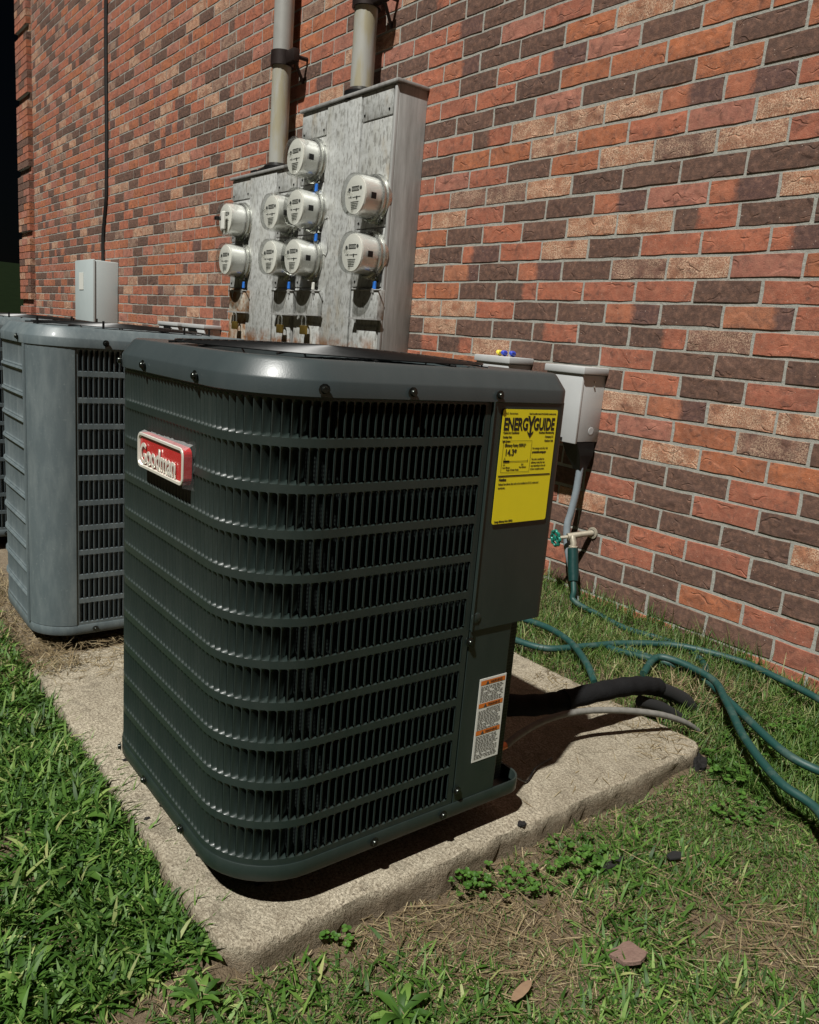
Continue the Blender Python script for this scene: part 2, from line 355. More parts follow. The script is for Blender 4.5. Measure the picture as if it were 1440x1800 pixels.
# ------------------------------------------------------------------ air conditioners
def paint(name, col, rough, coat, var=.12, dirt=0.0, dcol=(.3, .3, .28), metal=0.0):
    t = NT(name); c = t.mix(t.noise(6, 3), tuple(x*(1-var) for x in col), tuple(x*(1+var) for x in col))
    if dirt:
        st = t.n('ShaderNodeMapping'); t.set(st, 'Vector', t.pos()); t.set(st, 'Scale', (1.0, 1.0, .25))
        c = t.mix(t.ramp(t.noise(30, 5, st.outputs[0], .65), [(.42, 0.0), (.75, dirt)]), c, dcol)
        c = t.mix(t.ramp(t.noise(140, 3), [(.62, 0.0), (.72, dirt*.8)]), c, dcol)
    t.bs(col=c, rough=t.math('MULTIPLY_ADD', t.noise(18, 4), .14, rough-.06), coat=coat, crough=.12, metal=metal)
    t.bump(t.noise(420, 2), .25, .0006); return t.m
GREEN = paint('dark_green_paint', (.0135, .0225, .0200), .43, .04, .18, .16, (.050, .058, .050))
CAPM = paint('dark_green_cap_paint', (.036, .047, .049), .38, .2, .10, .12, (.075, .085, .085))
GREY = paint('weathered_grey_paint', (.085, .108, .116), .48, .05, .14, .40, (.21, .24, .24))
GREYD = paint('grey_louver_paint', (.075, .098, .108), .5, .05, .1, .2, (.16, .18, .18))
BLACK = simple('black_metal', (.012, .012, .012), .35, .3, .2)
SCREW = simple('dark_screw_steel', (.05, .055, .05), .25, .9, .2)
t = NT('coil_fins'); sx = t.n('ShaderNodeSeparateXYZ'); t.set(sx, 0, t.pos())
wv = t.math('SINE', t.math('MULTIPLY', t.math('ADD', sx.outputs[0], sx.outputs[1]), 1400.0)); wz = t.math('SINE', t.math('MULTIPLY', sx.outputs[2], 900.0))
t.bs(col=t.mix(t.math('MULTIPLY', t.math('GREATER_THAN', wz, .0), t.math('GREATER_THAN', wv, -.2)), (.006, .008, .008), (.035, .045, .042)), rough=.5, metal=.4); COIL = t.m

def corners(x1, y0, SX, SY, rc):
    """rc = radii of the near, far-front, wall-back and outer-back corners"""
    x0, y1 = x1-SX, y0+SY; rn, rf_, rw, rb = rc
    return x0, y1, rn, rf_, rw, rb
def perim(x1, y0, S, rc, inset=0.0, segs=10):
    """closed loop of (x, y, nx, ny)"""
    x0, y1, rn, rf_, rw, rb = corners(x1, y0, S[0], S[1], rc); P_ = []
    for cx_, cy_, a0, r0 in ((x0+rw, y1-rw, 90, rw), (x0+rb, y0+rb, 180, rb), (x1-rn, y0+rn, 270, rn), (x1-rf_, y1-rf_, 0, rf_)):
        r_ = max(.002, r0-inset); ex = r0-inset-r_     # keep the inset even in tight corners
        for s_ in range(segs+1):
            th = R(a0+90*s_/segs); P_.append((cx_+math.cos(th)*r_+ex*(1 if math.cos(R(a0+45)) > 0 else -1), cy_+math.sin(th)*r_+ex*(1 if math.sin(R(a0+45)) > 0 else -1), math.cos(th), math.sin(th)))
    return P_
def ring3(x1, y0, S, rc, inset, z, segs=10): return [(p[0], p[1], z) for p in perim(x1, y0, S, rc, inset, segs)]
def runs(x1, y0, S, rc):
    x0, y1, rn, rf_, rw, rb = corners(x1, y0, S[0], S[1], rc)
    return [((x0+rb, y0), (1, 0), S[0]-rb-rn, rn), ((x1, y0+rn), (0, 1), S[1]-rn-rf_, rf_), ((x1-rf_, y1), (-1, 0), S[0]-rf_-rw, rw), ((x0, y1-rw), (0, -1), S[1]-rw-rb, rb)]
def rpos(x1, y0, S, rc, tt):
    """point and tangent along the outline; t=0 where the straight badge side begins"""
    rs = runs(x1, y0, S, rc); T = sum(q[2]+math.pi/2*q[3] for q in rs); tt = tt % T
    for (px, py), (tx, ty), L_, r_ in rs:
        if tt <= L_: return (px+tx*tt, py+ty*tt, tx, ty)
        tt -= L_
        if tt <= math.pi/2*r_:
            ang = tt/r_; nx_, ny_ = ty, -tx; cx_, cy_ = px+tx*L_-nx_*r_, py+ty*L_-ny_*r_; ca, sa = math.cos(ang), math.sin(ang)
            n2 = (nx_*ca+tx*sa, ny_*ca+ty*sa); return (cx_+n2[0]*r_, cy_+n2[1]*r_, tx*ca-nx_*sa, ty*ca-ny_*sa)
        tt -= math.pi/2*r_
    (px, py), (tx, ty), L_, r_ = rs[0]; return (px, py, tx, ty)

PIT = .0148
def louver_shape(h, deep=.0135):
    """one stamped louver in its own frame: u along the sheet, d inwards, z up from 0"""
    vs = []; fs = []; w = PIT-.0016
    us = [.0, .0012, .005, .0095, w]; zs = [0, .0018, .006, h-.008, h-.0025, h]
    sc = [0, .55, 1, 1, .6, 0]
    for u in us:
        for z, s_ in zip(zs, sc): vs.append((u, deep*max(0, (u-.0012)/(w-.0012))**.9*s_, z))
    nz = len(zs)
    for i in range(len(us)-1):
        for k in range(nz-1): fs.append((i*nz+k, (i+1)*nz+k, (i+1)*nz+k+1, i*nz+k+1))
    def fan(zc, sg):     # rounded hole corners, flush with the sheet
        o = len(vs); rr = .0048; pu = PIT; vs.append((pu, 0, zc))
        for a in range(5):
            th = R(90*a/4); vs.append((pu-rr+rr*math.sin(th), 0, zc+sg*(rr-rr*math.cos(th))))
        for a in range(4): fs.append((o, o+1+a, o+2+a))
    fan(0, 1); fan(h, -1)
    # rolled lip along the free right side of the opening
    o = len(vs)
    for z in (0.004, h-.004): vs += [(PIT-.0008, 0.0, z), (PIT-.0008, .003, z)]
    fs.append((o, o+1, o+3, o+2))
    return vs, fs
def make_unit(name, label, group, x1, y0, S, rc, zb, ztop, mats, plain=[], singles=None, top_mat=None, post=None, cut_top=None):
    """zb: underside of the base pan, ztop: top of the cap"""
    body, capm = mats; u = empty(name, (x1-S[0]/2, y0+S[1]/2, 0), label, 'air conditioner', group)
    y1 = y0+S[1]; x0 = x1-S[0]; rn = rc[0]; zc = ztop-.058; zl = zb+.030
    Ls = S[0]-rc[3]-rc[0]; La = math.pi/2*rc[0]; Lf = S[1]-rc[0]-rc[1]
    # base pan
    b = MB(); b.loft([ring3(x1, y0, S, rc, .03, zb+.002), ring3(x1, y0, S, rc, -.001, zb), ring3(x1, y0, S, rc, -.0025, zb+.002), ring3(x1, y0, S, rc, -.0025, zl-.0015), ring3(x1, y0, S, rc, -.0015, zl), ring3(x1, y0, S, rc, .002, zl-.001), ring3(x1, y0, S, rc, .006, zb+.01)])
    r1 = ring3(x1, y0, S, rc, .03, zb+.002); b.add(r1, [tuple(range(len(r1)))]); pan = b.build('base_pan', body, u, True)
    for cx_, cy_ in ((x0+.10, y0+.10), (x1-.12, y0+.12), (x1-.12, y1-.14), (x0+.1, y1-.12)):
        zg = 0 if x1 > -2 else -.03
        f = MB(); f.box((cx_-.03, cy_-.03, zg), (cx_+.03, cy_+.03, zb+.004), 0, .004); f.build('foot', BLACK, u)
    # cap
    def cring(k, rad, z, n):  # circle sampled like the outline
        cx_, cy_ = (x0+x1)/2, (y0+y1)/2; out = []
        for px, py, _, _ in perim(x1, y0, S, rc, 0, 10):
            a = math.atan2(py-cy_, px-cx_); out.append((cx_+math.cos(a)*rad, cy_+math.sin(a)*rad, z))
        return out
    def dens(r):   # add points along straight runs so that the circle is round
        out = []
        for i in range(len(r)):
            a, c_ = r[i], r[(i+1) % len(r)]; d = math.dist(a, c_); n = max(1, int(d/.03))
            for s_ in range(n): out.append(tuple(a[q]+(c_[q]-a[q])*s_/n for q in range(3)))
        return out
    prof = [(.003, zc+.004), (-.004, zc), (-.006, zc+.0015), (-.006, zc+.024), (-.0045, zc+.0275), (.012, zc+.050), (.0155, zc+.0540), (.019, zc+.0563), (.023, zc+.0570)]
    base = dens(ring3(x1, y0, S, rc, 0, 0)); cx_, cy_ = (x0+x1)/2, (y0+y1)/2
    def ins(i_, z):
        rr = dens(ring3(x1, y0, S, rc, 0, 0)); out = []
        full = perim(x1, y0, S, rc, 0, 10)
        # move each point inwards along its local normal
        k = 0; res = []
        for i in range(len(full)):
            a, c_ = full[i], full[(i+1) % len(full)]; d = math.dist(a[:2], c_[:2]); n = max(1, int(d/.03))
            for s_ in range(n):
                f_ = s_/n; px, py = a[0]+(c_[0]-a[0])*f_, a[1]+(c_[1]-a[1])*f_; q = (a[2]+(c_[2]-a[2])*f_, a[3]+(c_[3]-a[3])*f_); l = math.hypot(*q)
                res.append((px-q[0]/l*i_, py-q[1]/l*i_, z))
        return res
    rings = [ins(i_, z) for i_, z in prof]
    RF = min(S)/2-.032; last = rings[-1]
    circ = [(cx_+math.cos(math.atan2(p[1]-cy_, p[0]-cx_))*RF, cy_+math.sin(math.atan2(p[1]-cy_, p[0]-cx_))*RF) for p in last]
    rings.append([(q[0], q[1], ztop-.005) for q in circ]); rings.append([(cx_+(q[0]-cx_)*.985, cy_+(q[1]-cy_)*.985, ztop-.012) for q in circ])
    rings.append([(cx_+(q[0]-cx_)*.97, cy_+(q[1]-cy_)*.97, ztop-.16) for q in circ])
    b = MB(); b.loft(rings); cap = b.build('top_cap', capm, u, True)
    # wire guard over the fan
    b = MB(); r_ = .035
    while r_ < RF+.006:
        zz = ztop+.004+.010*(1-(r_/RF)**2); n = 56
        b.tube([(cx_+r_*math.cos(2*math.pi*k/n), cy_+r_*math.sin(2*math.pi*k/n), zz) for k in range(n)], .0018, 5, closed=True); r_ += .0165
    for a in range(12):
        th = 2*math.pi*a/12+.2; pts = [(cx_+q*math.cos(th), cy_+q*math.sin(th), ztop+.001+.010*(1-(q/RF)**2)) for q in np.linspace(.03, RF+.012, 8)]; b.tube(pts, .0024, 5)
    gd = b.build('fan_guard', BLACK, u, True)
    b = MB(); b.lathe([(0, .0), (.07, .0), (.075, -.01), (.075, -.12), (0, -.12)], (cx_, cy_, ztop-.015), (0, 0, 1), 24); b.build('fan_motor', BLACK, u, True)
    b = MB()
    for a in range(3):
        th = 2*math.pi*a/3; q = []
        for rr_ in np.linspace(.05, RF*.93, 6):
            w = .12+.10*rr_/RF; q.append([(cx_+rr_*math.cos(th+da), cy_+rr_*math.sin(th+da), ztop-.09+.10*da) for da in np.linspace(-w*1.6, w*1.6, 5)])
        b.loft(q, closed=False)
    b.build('fan_blade', BLACK, u, True)
    # coil and floor behind the louvers
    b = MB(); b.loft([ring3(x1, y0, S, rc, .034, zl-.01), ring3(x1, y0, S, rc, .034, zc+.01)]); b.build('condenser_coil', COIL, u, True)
    # louvered cabinet
    nr = 11; top0 = zc-.004; bot = zl+.012; pit = (top0-bot-.058)/(nr-1); h = pit*.815
    zrow = [top0-h-i*pit for i in range(nr)]
    TL0 = -.0; TF1 = Ls+La+Lf+(cut_top if cut_top is not None else 0)     # to the seam on the front
    pan_ = MB(); stuff = MB(); lp = None
    T0 = -(math.pi/2*rc[3]+S[1]-rc[2]-rc[3]+math.pi/2*rc[2])-.3; ts = []; tt = T0
    T1 = TF1
    n_ = int((T1-T0)/PIT)
    start = T1-.013-n_*PIT
    def solid(t_, ): return any(a <= t_ <= c_ for a, c_ in plain)
    def P3(t_, d, z):
        x, y, tx, ty = rpos(x1, y0, S, rc, t_); return (x-ty*d, y+tx*d, z)
    def strip(ta, tb, za, zb_, d=0.0):
        n = max(1, int((tb-ta)/.012)); a = [P3(ta+(tb-ta)*i/n, d, za) for i in range(n+1)]; c_ = [P3(ta+(tb-ta)*i/n, d, zb_) for i in range(n+1)]
        pan_.add(a+c_, [(i, i+1, n+2+i, n+1+i) for i in range(n)])
    TE = T1-.013; ca = [start+i*PIT for i in range(n_)]; start = ca[0]
    strip(start, TE, top0, zc+.01); strip(start, TE, zl-.012, zrow[-1])
    for i in range(nr-1): strip(start, TE, zrow[i+1]+h, zrow[i])
    strip(TE, T1, zl-.012, zc+.01); strip(start-.02, start, zl-.012, zc+.01)
    vs_, fs_ = louver_shape(h); cells = []
    for t_ in ca:
        if solid(t_+PIT/2):
            for i in range(nr): strip(t_, t_+PIT, zrow[i], zrow[i]+h)
            continue
        cells.append(t_)
    lp = pan_.build('louver_panel', body, u, True)
    lm = MB(); lm.add([(d_, uu, zz) for uu, d_, zz in [(q[0], -q[1], q[2]) for q in vs_]], fs_); lmesh = lm.mesh('louver', body, smooth=True)
    for i in range(nr):
        for t_ in cells:
            straight_front = Ls+La <= t_ and t_+PIT <= Ls+La+Lf+.001
            if singles and straight_front:
                x, y, tx, ty = rpos(x1, y0, S, rc, t_); inst('louver', lmesh, lp, (x, y, zrow[i]))
            else:
                xx, yy, tx, ty = rpos(x1, y0, S, rc, t_); x2, y2, tx2, ty2 = rpos(x1, y0, S, rc, t_+PIT)
                vv = []
                for uu, dd, zz in vs_:
                    f_ = uu/PIT; ax, ay = tx+(tx2-tx)*f_, ty+(ty2-ty)*f_
                    bx, by = xx+(x2-xx)*f_, yy+(y2-yy)*f_; vv.append((bx-ay*dd, by+ax*dd, zrow[i]+zz))
                stuff.add(vv, fs_)
    tag(stuff.build('louvers', body, lp, True), kind='stuff')
    def screw(t_, z, par=u, out=.009, r__=.0062):
        x, y, tx, ty = rpos(x1, y0, S, rc, t_); nx_, ny_ = ty, -tx
        b = MB(); b.lathe([(r__*1.5, 0), (r__*1.55, .0012), (r__*.98, .0016), (r__, .004), (r__*.75, .0062), (0, .0064)], (x+nx_*out, y+ny_*out, z), (nx_, ny_, 0), 10); b.build('screw', SCREW, par, True)
    return u, lp, screw, dict(Ls=Ls, La=La, zc=zc, zl=zl, T1=T1, P3=P3, zrow=zrow, h=h)

X1, Y0, SZ, RC = -1.030, -2.043, (.662, .672), (.14, .035, .10, .14)
GRP = 'condenser units in a row along the wall'
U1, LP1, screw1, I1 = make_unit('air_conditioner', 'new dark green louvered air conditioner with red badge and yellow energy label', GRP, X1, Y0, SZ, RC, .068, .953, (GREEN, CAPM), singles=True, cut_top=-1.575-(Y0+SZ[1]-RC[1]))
Ls, La = I1['Ls'], I1['La']
for y in (-1.928, -1.763, -1.566): screw1(Ls+La+(y-(Y0+RC[0])), .908)
for x in (-1.58, -1.45, -1.215): screw1(x-(X1-SZ[0]+RC[3]), .908)
for y in (-1.766, -1.60): screw1(Ls+La+(y-(Y0+RC[0])), .084, out=.006)
for x in (-1.58, -1.43, -1.24): screw1(x-(X1-SZ[0]+RC[3]), .084, out=.006)
screw1(Ls+La+(-1.566-(Y0+RC[0])), .125, out=.003); screw1(Ls+La+(-1.571-(Y0+RC[0])), .44, out=.002)
# control box cover (upper) and service panel (lower)
def Lpanel(y_a, y_b, xf, rad, xback, za, zb_, name, mat, cap=True, xin=None):
    b = MB(); pl = [(xf-.012, y_a), (xf, y_a+.003)] + [(xf, y_b-rad)] + [(xf-rad+rad*math.cos(R(a)), y_b-rad+rad*math.sin(R(a))) for a in (15, 30, 45, 60, 75, 90)] + [(xback, y_b)]
    b.loft([[(x, y, z) for x, y in pl] for z in (za, zb_)], closed=False)
    if cap:
        n = len(pl); inn = [(xback, y_a)]
        b.add([(x, y, za) for x, y in pl+inn], [tuple(range(n+1))])
    return b.build(name, mat, U1, True)
cb = Lpanel(-1.5735, -1.3735, X1+.004, .022, X1-.16, .463, .897, 'control_box_cover', GREEN)
b = MB(); b.tube([(X1+.0065, -1.5735, .897), (X1+.0065, -1.5735, .463)], .0016, 6); b.build('edge_bead', GREEN, cb, True)
b = MB(); b.lathe([(.012, 0), (.010, .0035), (.006, .0045), (0, .0048)], (X1+.002, -1.562, .488), (1, 0, 0), 14); b.build('knockout_dimple', GREEN, cb, True)
sp = Lpanel(-1.5735, -1.458, X1, .004, X1-.24, .094, .461, 'service_panel', GREEN, False)
b = MB(); b.box((X1-.24, -1.458, .094), (X1-.236, -1.37, .463)); b.box((X1-.24, -1.372, .463), (X1-.16, -1.368, .89)); b.build('valve_bracket', BLACK, U1)
b = MB()
for z in (.17, .26): b.tube([(X1-.09, -1.47, z), (X1-.09, -1.42, z), (X1-.09, -1.40, z-.02)], .012, 10); b.lathe([(.018, 0), (.018, .03)], (X1-.09, -1.455, z), (0, 1, 0), 8)
b.build('service_valve', simple('tarnished_brass', (.20, .12, .04), .35, .9), U1, True)
# labels
YEL = simple('yellow_label', (.72, .60, .012), .42, 0, .04); INK = simple('black_ink', (.012, .012, .010), .5, 0, .1)
xl = X1+.0068
el = MB(); ya, yb, z0_, z1_ = -1.551, -1.406, .670, .884
pts = []
for cx_, cy_, a0 in ((yb-.004, z1_-.004, 0), (ya+.004, z1_-.004, 90), (ya+.004, z0_+.004, 180), (yb-.004, z0_+.004, 270)):
    for a in range(0, 91, 30): pts.append((cx_+.004*math.cos(R(a0+a)), cy_+.004*math.sin(R(a0+a))))
el.add([(xl, y, z) for y, z in pts]+[(xl-.0006, y, z) for y, z in pts], [tuple(range(len(pts)))]+[(i, (i+1) % len(pts), len(pts)+(i+1) % len(pts), len(pts)+i) for i in range(len(pts))])
EL = el.build('energy_label', YEL, U1); xt = xl+.0004
def et(body, size, y, z, **k): return text('print', body, size, (xt, y, z), 'X', INK, EL, ext=.0001, **k)
W_ = yb-ya
et('ENERG', .0310, ya+.004, z1_-.0125, sx=.655, off=.0011); et('GUIDE', .0310, ya+.0820, z1_-.0125, sx=.625, off=.0011)
b = MB(); cy_ = ya+.0745; xz = xt+.0002
def quad(b, y0_, z0_, y1_, z1__, x=None): x = x or xz; b.add([(x, y0_, z0_), (x, y1_, z0_), (x, y1_, z1__), (x, y0_, z1__)], [(0, 1, 2, 3)])
b.add([(xz, cy_-.0100, z1_-.0115), (xz, cy_-.0045, z1_-.0115), (xz, cy_+.0002, z1_-.023), (xz, cy_+.0050, z1_-.0115), (xz, cy_+.0102, z1_-.0115), (xz, cy_+.0026, z1_-.031), (xz, cy_+.0023, z1_-.046), (xz, cy_-.0023, z1_-.046), (xz, cy_-.0023, z1_-.031)], [(0, 8, 2, 1), (2, 5, 4, 3), (8, 7, 6, 5), (8, 5, 2)])
b.add([(xz, cy_-.0085, z1_-.039), (xz, cy_, z1_-.046), (xz, cy_+.0085, z1_-.039), (xz, cy_+.0075, z1_-.043), (xz, cy_, z1_-.0525), (xz, cy_-.0075, z1_-.043)], [(0, 5, 4, 1), (1, 4, 3, 2)])
quad(b, ya+.003, .7622, yb-.003, .7600)
by0, by1, bz0, bz1 = ya+.008, ya+.082, .7675, .826
for q in ((by0, bz0, by1, bz0+.0006), (by0, bz1, by1, bz1+.0006), (by0, bz0, by0+.0006, bz1), (by1, bz0, by1+.0006, bz1)): quad(b, *q)
quad(b, ya+.012, .7875, ya+.076, .7885); quad(b, ya+.012, .7865, ya+.028, .790); quad(b, ya+.0125, .786, ya+.0133, .792); quad(b, ya+.0755, .786, ya+.0763, .792)
b.add([(xz, ya+.014, .792), (xz, ya+.0155, .7965), (xz, ya+.017, .792)], [(0, 1, 2)])
b.build('arrow_and_rules', INK, EL)
et('U.S. Government', .0042, ya+.008, z1_-.005); et('Federal law prohibits removal of this label before consumer purchase.', .0042, yb-.004, z1_-.005, align='RIGHT', sx=.62)
for i, s_ in enumerate(('Central Air Conditioner', 'Cooling Only', 'Split System')): et(s_, .0052, ya+.005, z1_-.040-i*.0078, off=.0001, sx=.8)
for i, s_ in enumerate(('Goodman Manufacturing', 'Company L.P.', 'Outdoor Unit')): et(s_, .0052, yb-.005, z1_-.040-i*.0078, off=.0001, align='RIGHT', sx=.8)
et('Efficiency Rating (SEER2)*', .0078, ya+.012, .822, sx=.68, off=.0001); et('14.3*', .0165, ya+.014, .8125, sx=.86, off=.0004)
for y_, z_, s_ in ((.012, .784, '13.4'), (.012, .779, 'Least Efficient'), (.060, .784, '24.0'), (.055, .779, 'Most Efficient'), (.022, .7745, 'Range of Similar Models')): et(s_, .0042, ya+y_, z_, sx=.8)
for i, s_ in enumerate(('For energy cost info, visit', 'productinfo.energy.gov')): et(s_, .0052, ya+.086, .8145-i*.0072, sx=.78, off=.0002 if i else 0)
for i, s_ in enumerate(('This unit is certified for', 'efficiency rating that may', 'vary depending on the coil', 'of your complete system')): et(s_, .0048, ya+.086, .7935-i*.0062, sx=.78)
et('Notice', .0068, ya+.006, .7575, off=.0003); et('Federal law allows this unit to be installed in all U.S. states and', .0054, ya+.006, .7485, sx=.78); et('territories.', .0054, ya+.006, .7415, sx=.78)
et('Energy Efficiency Ratio (EER2):', .0048, ya+.006, .677, off=.0001, sx=.8)
WHT = simple('white_label', (.62, .62, .57), .45, 0, .04); ORG = simple('orange_print', (.58, .155, .02), .5, 0, .05)
b = MB(); wya, wyb, wz0, wz1 = -1.531, -1.459, .174, .354
b.add([(X1+.0008, wya, wz0), (X1+.0008, wyb, wz0), (X1+.0008, wyb, wz1), (X1+.0008, wya, wz1)]+[(X1-.0002, wya, wz0), (X1-.0002, wyb, wz0), (X1-.0002, wyb, wz1), (X1-.0002, wya, wz1)], [(0, 1, 2, 3), (0, 4, 5, 1), (1, 5, 6, 2), (2, 6, 7, 3), (3, 7, 4, 0)])
WL = b.build('warning_label', WHT, U1)
b = MB(); t_ = MB(); b2 = MB(); rr_ = random.Random(3); Xw = X1+.0012
secs = [(.350, .3405, .302), (.301, .2915, .243), (.242, .2325, .180)]
for za, zb_, zc_ in secs:
    quad(b, wya+.003, zb_, wyb-.003, za, Xw)
    yc = wya+.021; b2.add([(Xw+.0003, yc-.0045, zb_+.0008), (Xw+.0003, yc+.0045, zb_+.0008), (Xw+.0003, yc, za-.001)], [(0, 1, 2)])
    z = zb_-.0035
    while z > zc_:
        y = wya+.0045
        while y < wyb-.006:
            w = rr_.uniform(.003, .009)
            if y+w > wyb-.005: break
            if rr_.random() < .93: quad(b2, y, z-.0012, y+w, z, Xw)
            y += w+.0014
        z -= .0032
b.build('orange_band', ORG, WL); tag(b2.build('fine_print', simple('grey_ink', (.05, .05, .05), .6), WL), kind='stuff')
for za, zb_, zc_ in secs: text('print', 'WARNING', .0085, (Xw+.0004, wya+.028, za-.0010), 'X', INK, WL, ext=.0001, sx=.8)
# badge
BR = simple('red_badge', (.42, .020, .022), .28, 0, .08, coat=.4); SIL = simple('silver_lettering', (.74, .72, .64), .30, .35, .05)
bx0, bx1, bz0, bz1, byf = -1.450, -1.236, .724, .788, Y0-.016
def rrect(x0, x1, z0, z1, r_, y, n=5):
    out = []
    for cx_, cz_, a0 in ((x1-r_, z1-r_, 0), (x0+r_, z1-r_, 90), (x0+r_, z0+r_, 180), (x1-r_, z0+r_, 270)):
        for a in range(n+1): out.append((cx_+r_*math.cos(R(a0+90*a/n)), y, cz_+r_*math.sin(R(a0+90*a/n))))
    return out
b = MB(); rA = rrect(bx0, bx1, bz0, bz1, .014, Y0-.002); rB = rrect(bx0, bx1, bz0, bz1, .014, byf); rC = rrect(bx0+.006, bx1-.006, bz0+.006, bz1-.006, .010, byf+.0015)
b.loft([rA, rB]); b.loft([rB, rC]); b.add(rC, [tuple(range(len(rC)))]); bd = b.build('badge', BR, U1, False)
b = MB(); r1_ = rrect(bx0, bx1, bz0, bz1, .014, byf-.0005); r2_ = rrect(bx0+.0006, bx1-.0006, bz0+.0006, bz1-.0006, .0135, byf-.0022); r3_ = rrect(bx0+.005, bx1-.005, bz0+.005, bz1-.005, .010, byf-.0022); r4_ = rrect(bx0+.0065, bx1-.0065, bz0+.0065, bz1-.0065, .009, byf+.0012)
b.loft([r1_, r2_, r3_, r4_]); b.build('badge_rim', SIL, bd, True)
text('lettering', 'Goodman', .0530, (bx0+.0125, byf-.0010, bz1-.0125), 'Y', SIL, bd, ext=.0007, sx=.79, off=.0010)
t = NT('clear_film'); t.bs(col=(.9, .9, .9), rough=.08, spec=.8); tr = t.n('ShaderNodeBsdfTransparent'); mx = t.n('ShaderNodeMixShader'); fr = t.n('ShaderNodeLayerWeight'); t.set(fr, 0, .35)
t.set(mx, 0, t.math('MULTIPLY_ADD', fr.outputs['Facing'], .30, .03)); t.set(mx, 1, tr.outputs[0]); t.set(mx, 2, t.b.outputs[0]); t.t.links.new(mx.outputs[0], t.out.inputs[0]); t.bump(t.noise(60, 3), .6, .006); FILM = t.m
b = MB(); rf = random.Random(9); n = 26; ra = []; rb_ = []
for i in range(n):
    f_ = i/(n-1); x = bx0+.01+(bx1+.004-bx0)*f_; ra.append((x, byf-.003+rf.uniform(-.001, .001), bz1-.001)); rb_.append((x+rf.uniform(-.001, .001), byf+.008+rf.uniform(-.001, .002), bz1+.003+.005*f_+rf.uniform(-.0012, .0012)))
b.loft([ra, rb_], closed=False)
n = 12; ra = [(bx1+.001, byf-.002+rf.uniform(-.001, .001), bz1+.010-(bz1-bz0+.012)*i/(n-1)) for i in range(n)]; rb_ = [(bx1+.009+rf.uniform(-.001, .001), byf+.014+rf.uniform(-.002, .004), bz1+.014-(bz1-bz0+.020)*i/(n-1)) for i in range(n)]
b.loft([ra, rb_], closed=False); b.build('protective_film', FILM, bd, True)

# older units
def old_unit(dx, label):
    x1, y0, S, rc, zb = -2.392+dx, -2.022, (.610, .672), (.12, .06, .10, .23), .030
    Ls, La = S[0]-rc[0]-rc[3], math.pi/2*rc[0]
    tpost = Ls+.02; tpe = Ls+La-.012
    u, lp, screw, I = make_unit('air_conditioner', label, GRP, x1, y0, S, rc, zb, .953, (GREY if dx == 0 else GREYD, GREY), plain=[(tpost, tpe)], cut_top=-.07)
    P3 = I['P3']; b = MB(); n = 24                        # corner post standing a little proud
    for (ta, tb) in ((tpost, tpe),):
        a = [P3(ta+(tb-ta)*i/n, -.003, I['zl']+.001) for i in range(n+1)]; c_ = [P3(ta+(tb-ta)*i/n, -.003, I['zc']+.003) for i in range(n+1)]
        a = [P3(ta, .001, I['zl']+.001)]+a; c_ = [P3(ta, .001, I['zc']+.003)]+c_; b.loft([a, c_], closed=False)
    b.build('corner_post', GREY, u, True)
    b = MB(); b.tube([P3(tpost-.004, -.003, I['zl']), P3(tpost-.004, -.003, I['zc'])], .006, 8); b.build('post_seam', GREY, u, True)
    for i in range(10):    # raised ribs between the louver rows on the outward side
        z = I['zrow'][i]-.009; b = MB(); b.tube([P3(-.12+(tpost+.11)*k/8, -.001, z) for k in range(9)], .0055, 6); b.build('panel_rib', GREY, u, True)
    for y in (-1.83, -1.60): screw(Ls+La+(y-(y0+rc[0])), .912)
    for x in (-2.55, -2.80): screw(x+dx-(x1-S[0]+rc[3]), .912)
    screw(Ls+La+(-1.86-(y0+rc[0])), zb+.014, out=.005)
    for a in (.4, 1.3, 2.2, 3.4, 5.0, 5.8):
        b = MB(); cx_, cy_ = x1-S[0]/2+math.cos(a)*.285, y0+S[1]/2+math.sin(a)*.285; b.tube([(cx_, cy_, .950), (cx_, cy_, .974)], .0035, 6); b.build('guard_screw', BLACK, u)
    return u
old_unit(0, 'older weathered grey air conditioner with plain corner post, second from the camera')
old_unit(-1.25, 'grey air conditioner farthest along the wall, barely showing at the left edge')

# ------------------------------------------------------------------ meter panels on the wall
t = NT('galvanised_panel'); mp = t.n('ShaderNodeMapping'); t.set(mp, 'Vector', t.pos()); t.set(mp, 'Scale', (1.0, 1.0, .35))
c = t.mix(t.noise(3.5, 4, mp.outputs[0]), (.36, .37, .36), (.50, .51, .495)); c = t.mix(t.ramp(t.noise(28, 5, t.pos(), .75), [(.46, 0.0), (.68, .60)]), c, (.17, .168, .15))
c = t.mix(t.ramp(t.noise(10, 5, mp.outputs[0], .7), [(.48, 0.0), (.7, .45)]), c, (.30, .29, .24)); c = t.mix(t.ramp(t.noise(60, 3, mp.outputs[0]), [(.54, 0.0), (.62, .6)]), c, (.13, .125, .11))
sx = t.n('ShaderNodeSeparateXYZ'); t.set(sx, 0, t.pos())
ru = t.math('MULTIPLY', t.ramp(sx.outputs[2], [(.93, 1.0), (1.06, 0.0)]), t.ramp(t.noise(9, 5, t.pos(), .7), [(.44, 0.0), (.58, .9)])); c = t.mix(ru, c, (.22, .085, .025))
ru2 = t.ramp(t.noise(4.3, 5, mp.outputs[0], .7), [(.58, 0.0), (.70, .55)]); c = t.mix(ru2, c, (.30, .22, .12))
t.bs(col=c, rough=.52, metal=.12); t.bump(t.noise(14, 3), .4, .004); GALV = t.m
t = NT('rusty_steel'); c = t.mix(t.ramp(t.noise(12, 5, rough=.7), [(.36, 0.0), (.58, 1.0)]), (.42, .40, .34), (.20, .082, .022)); t.bs(col=c, rough=.75); RUST = t.m
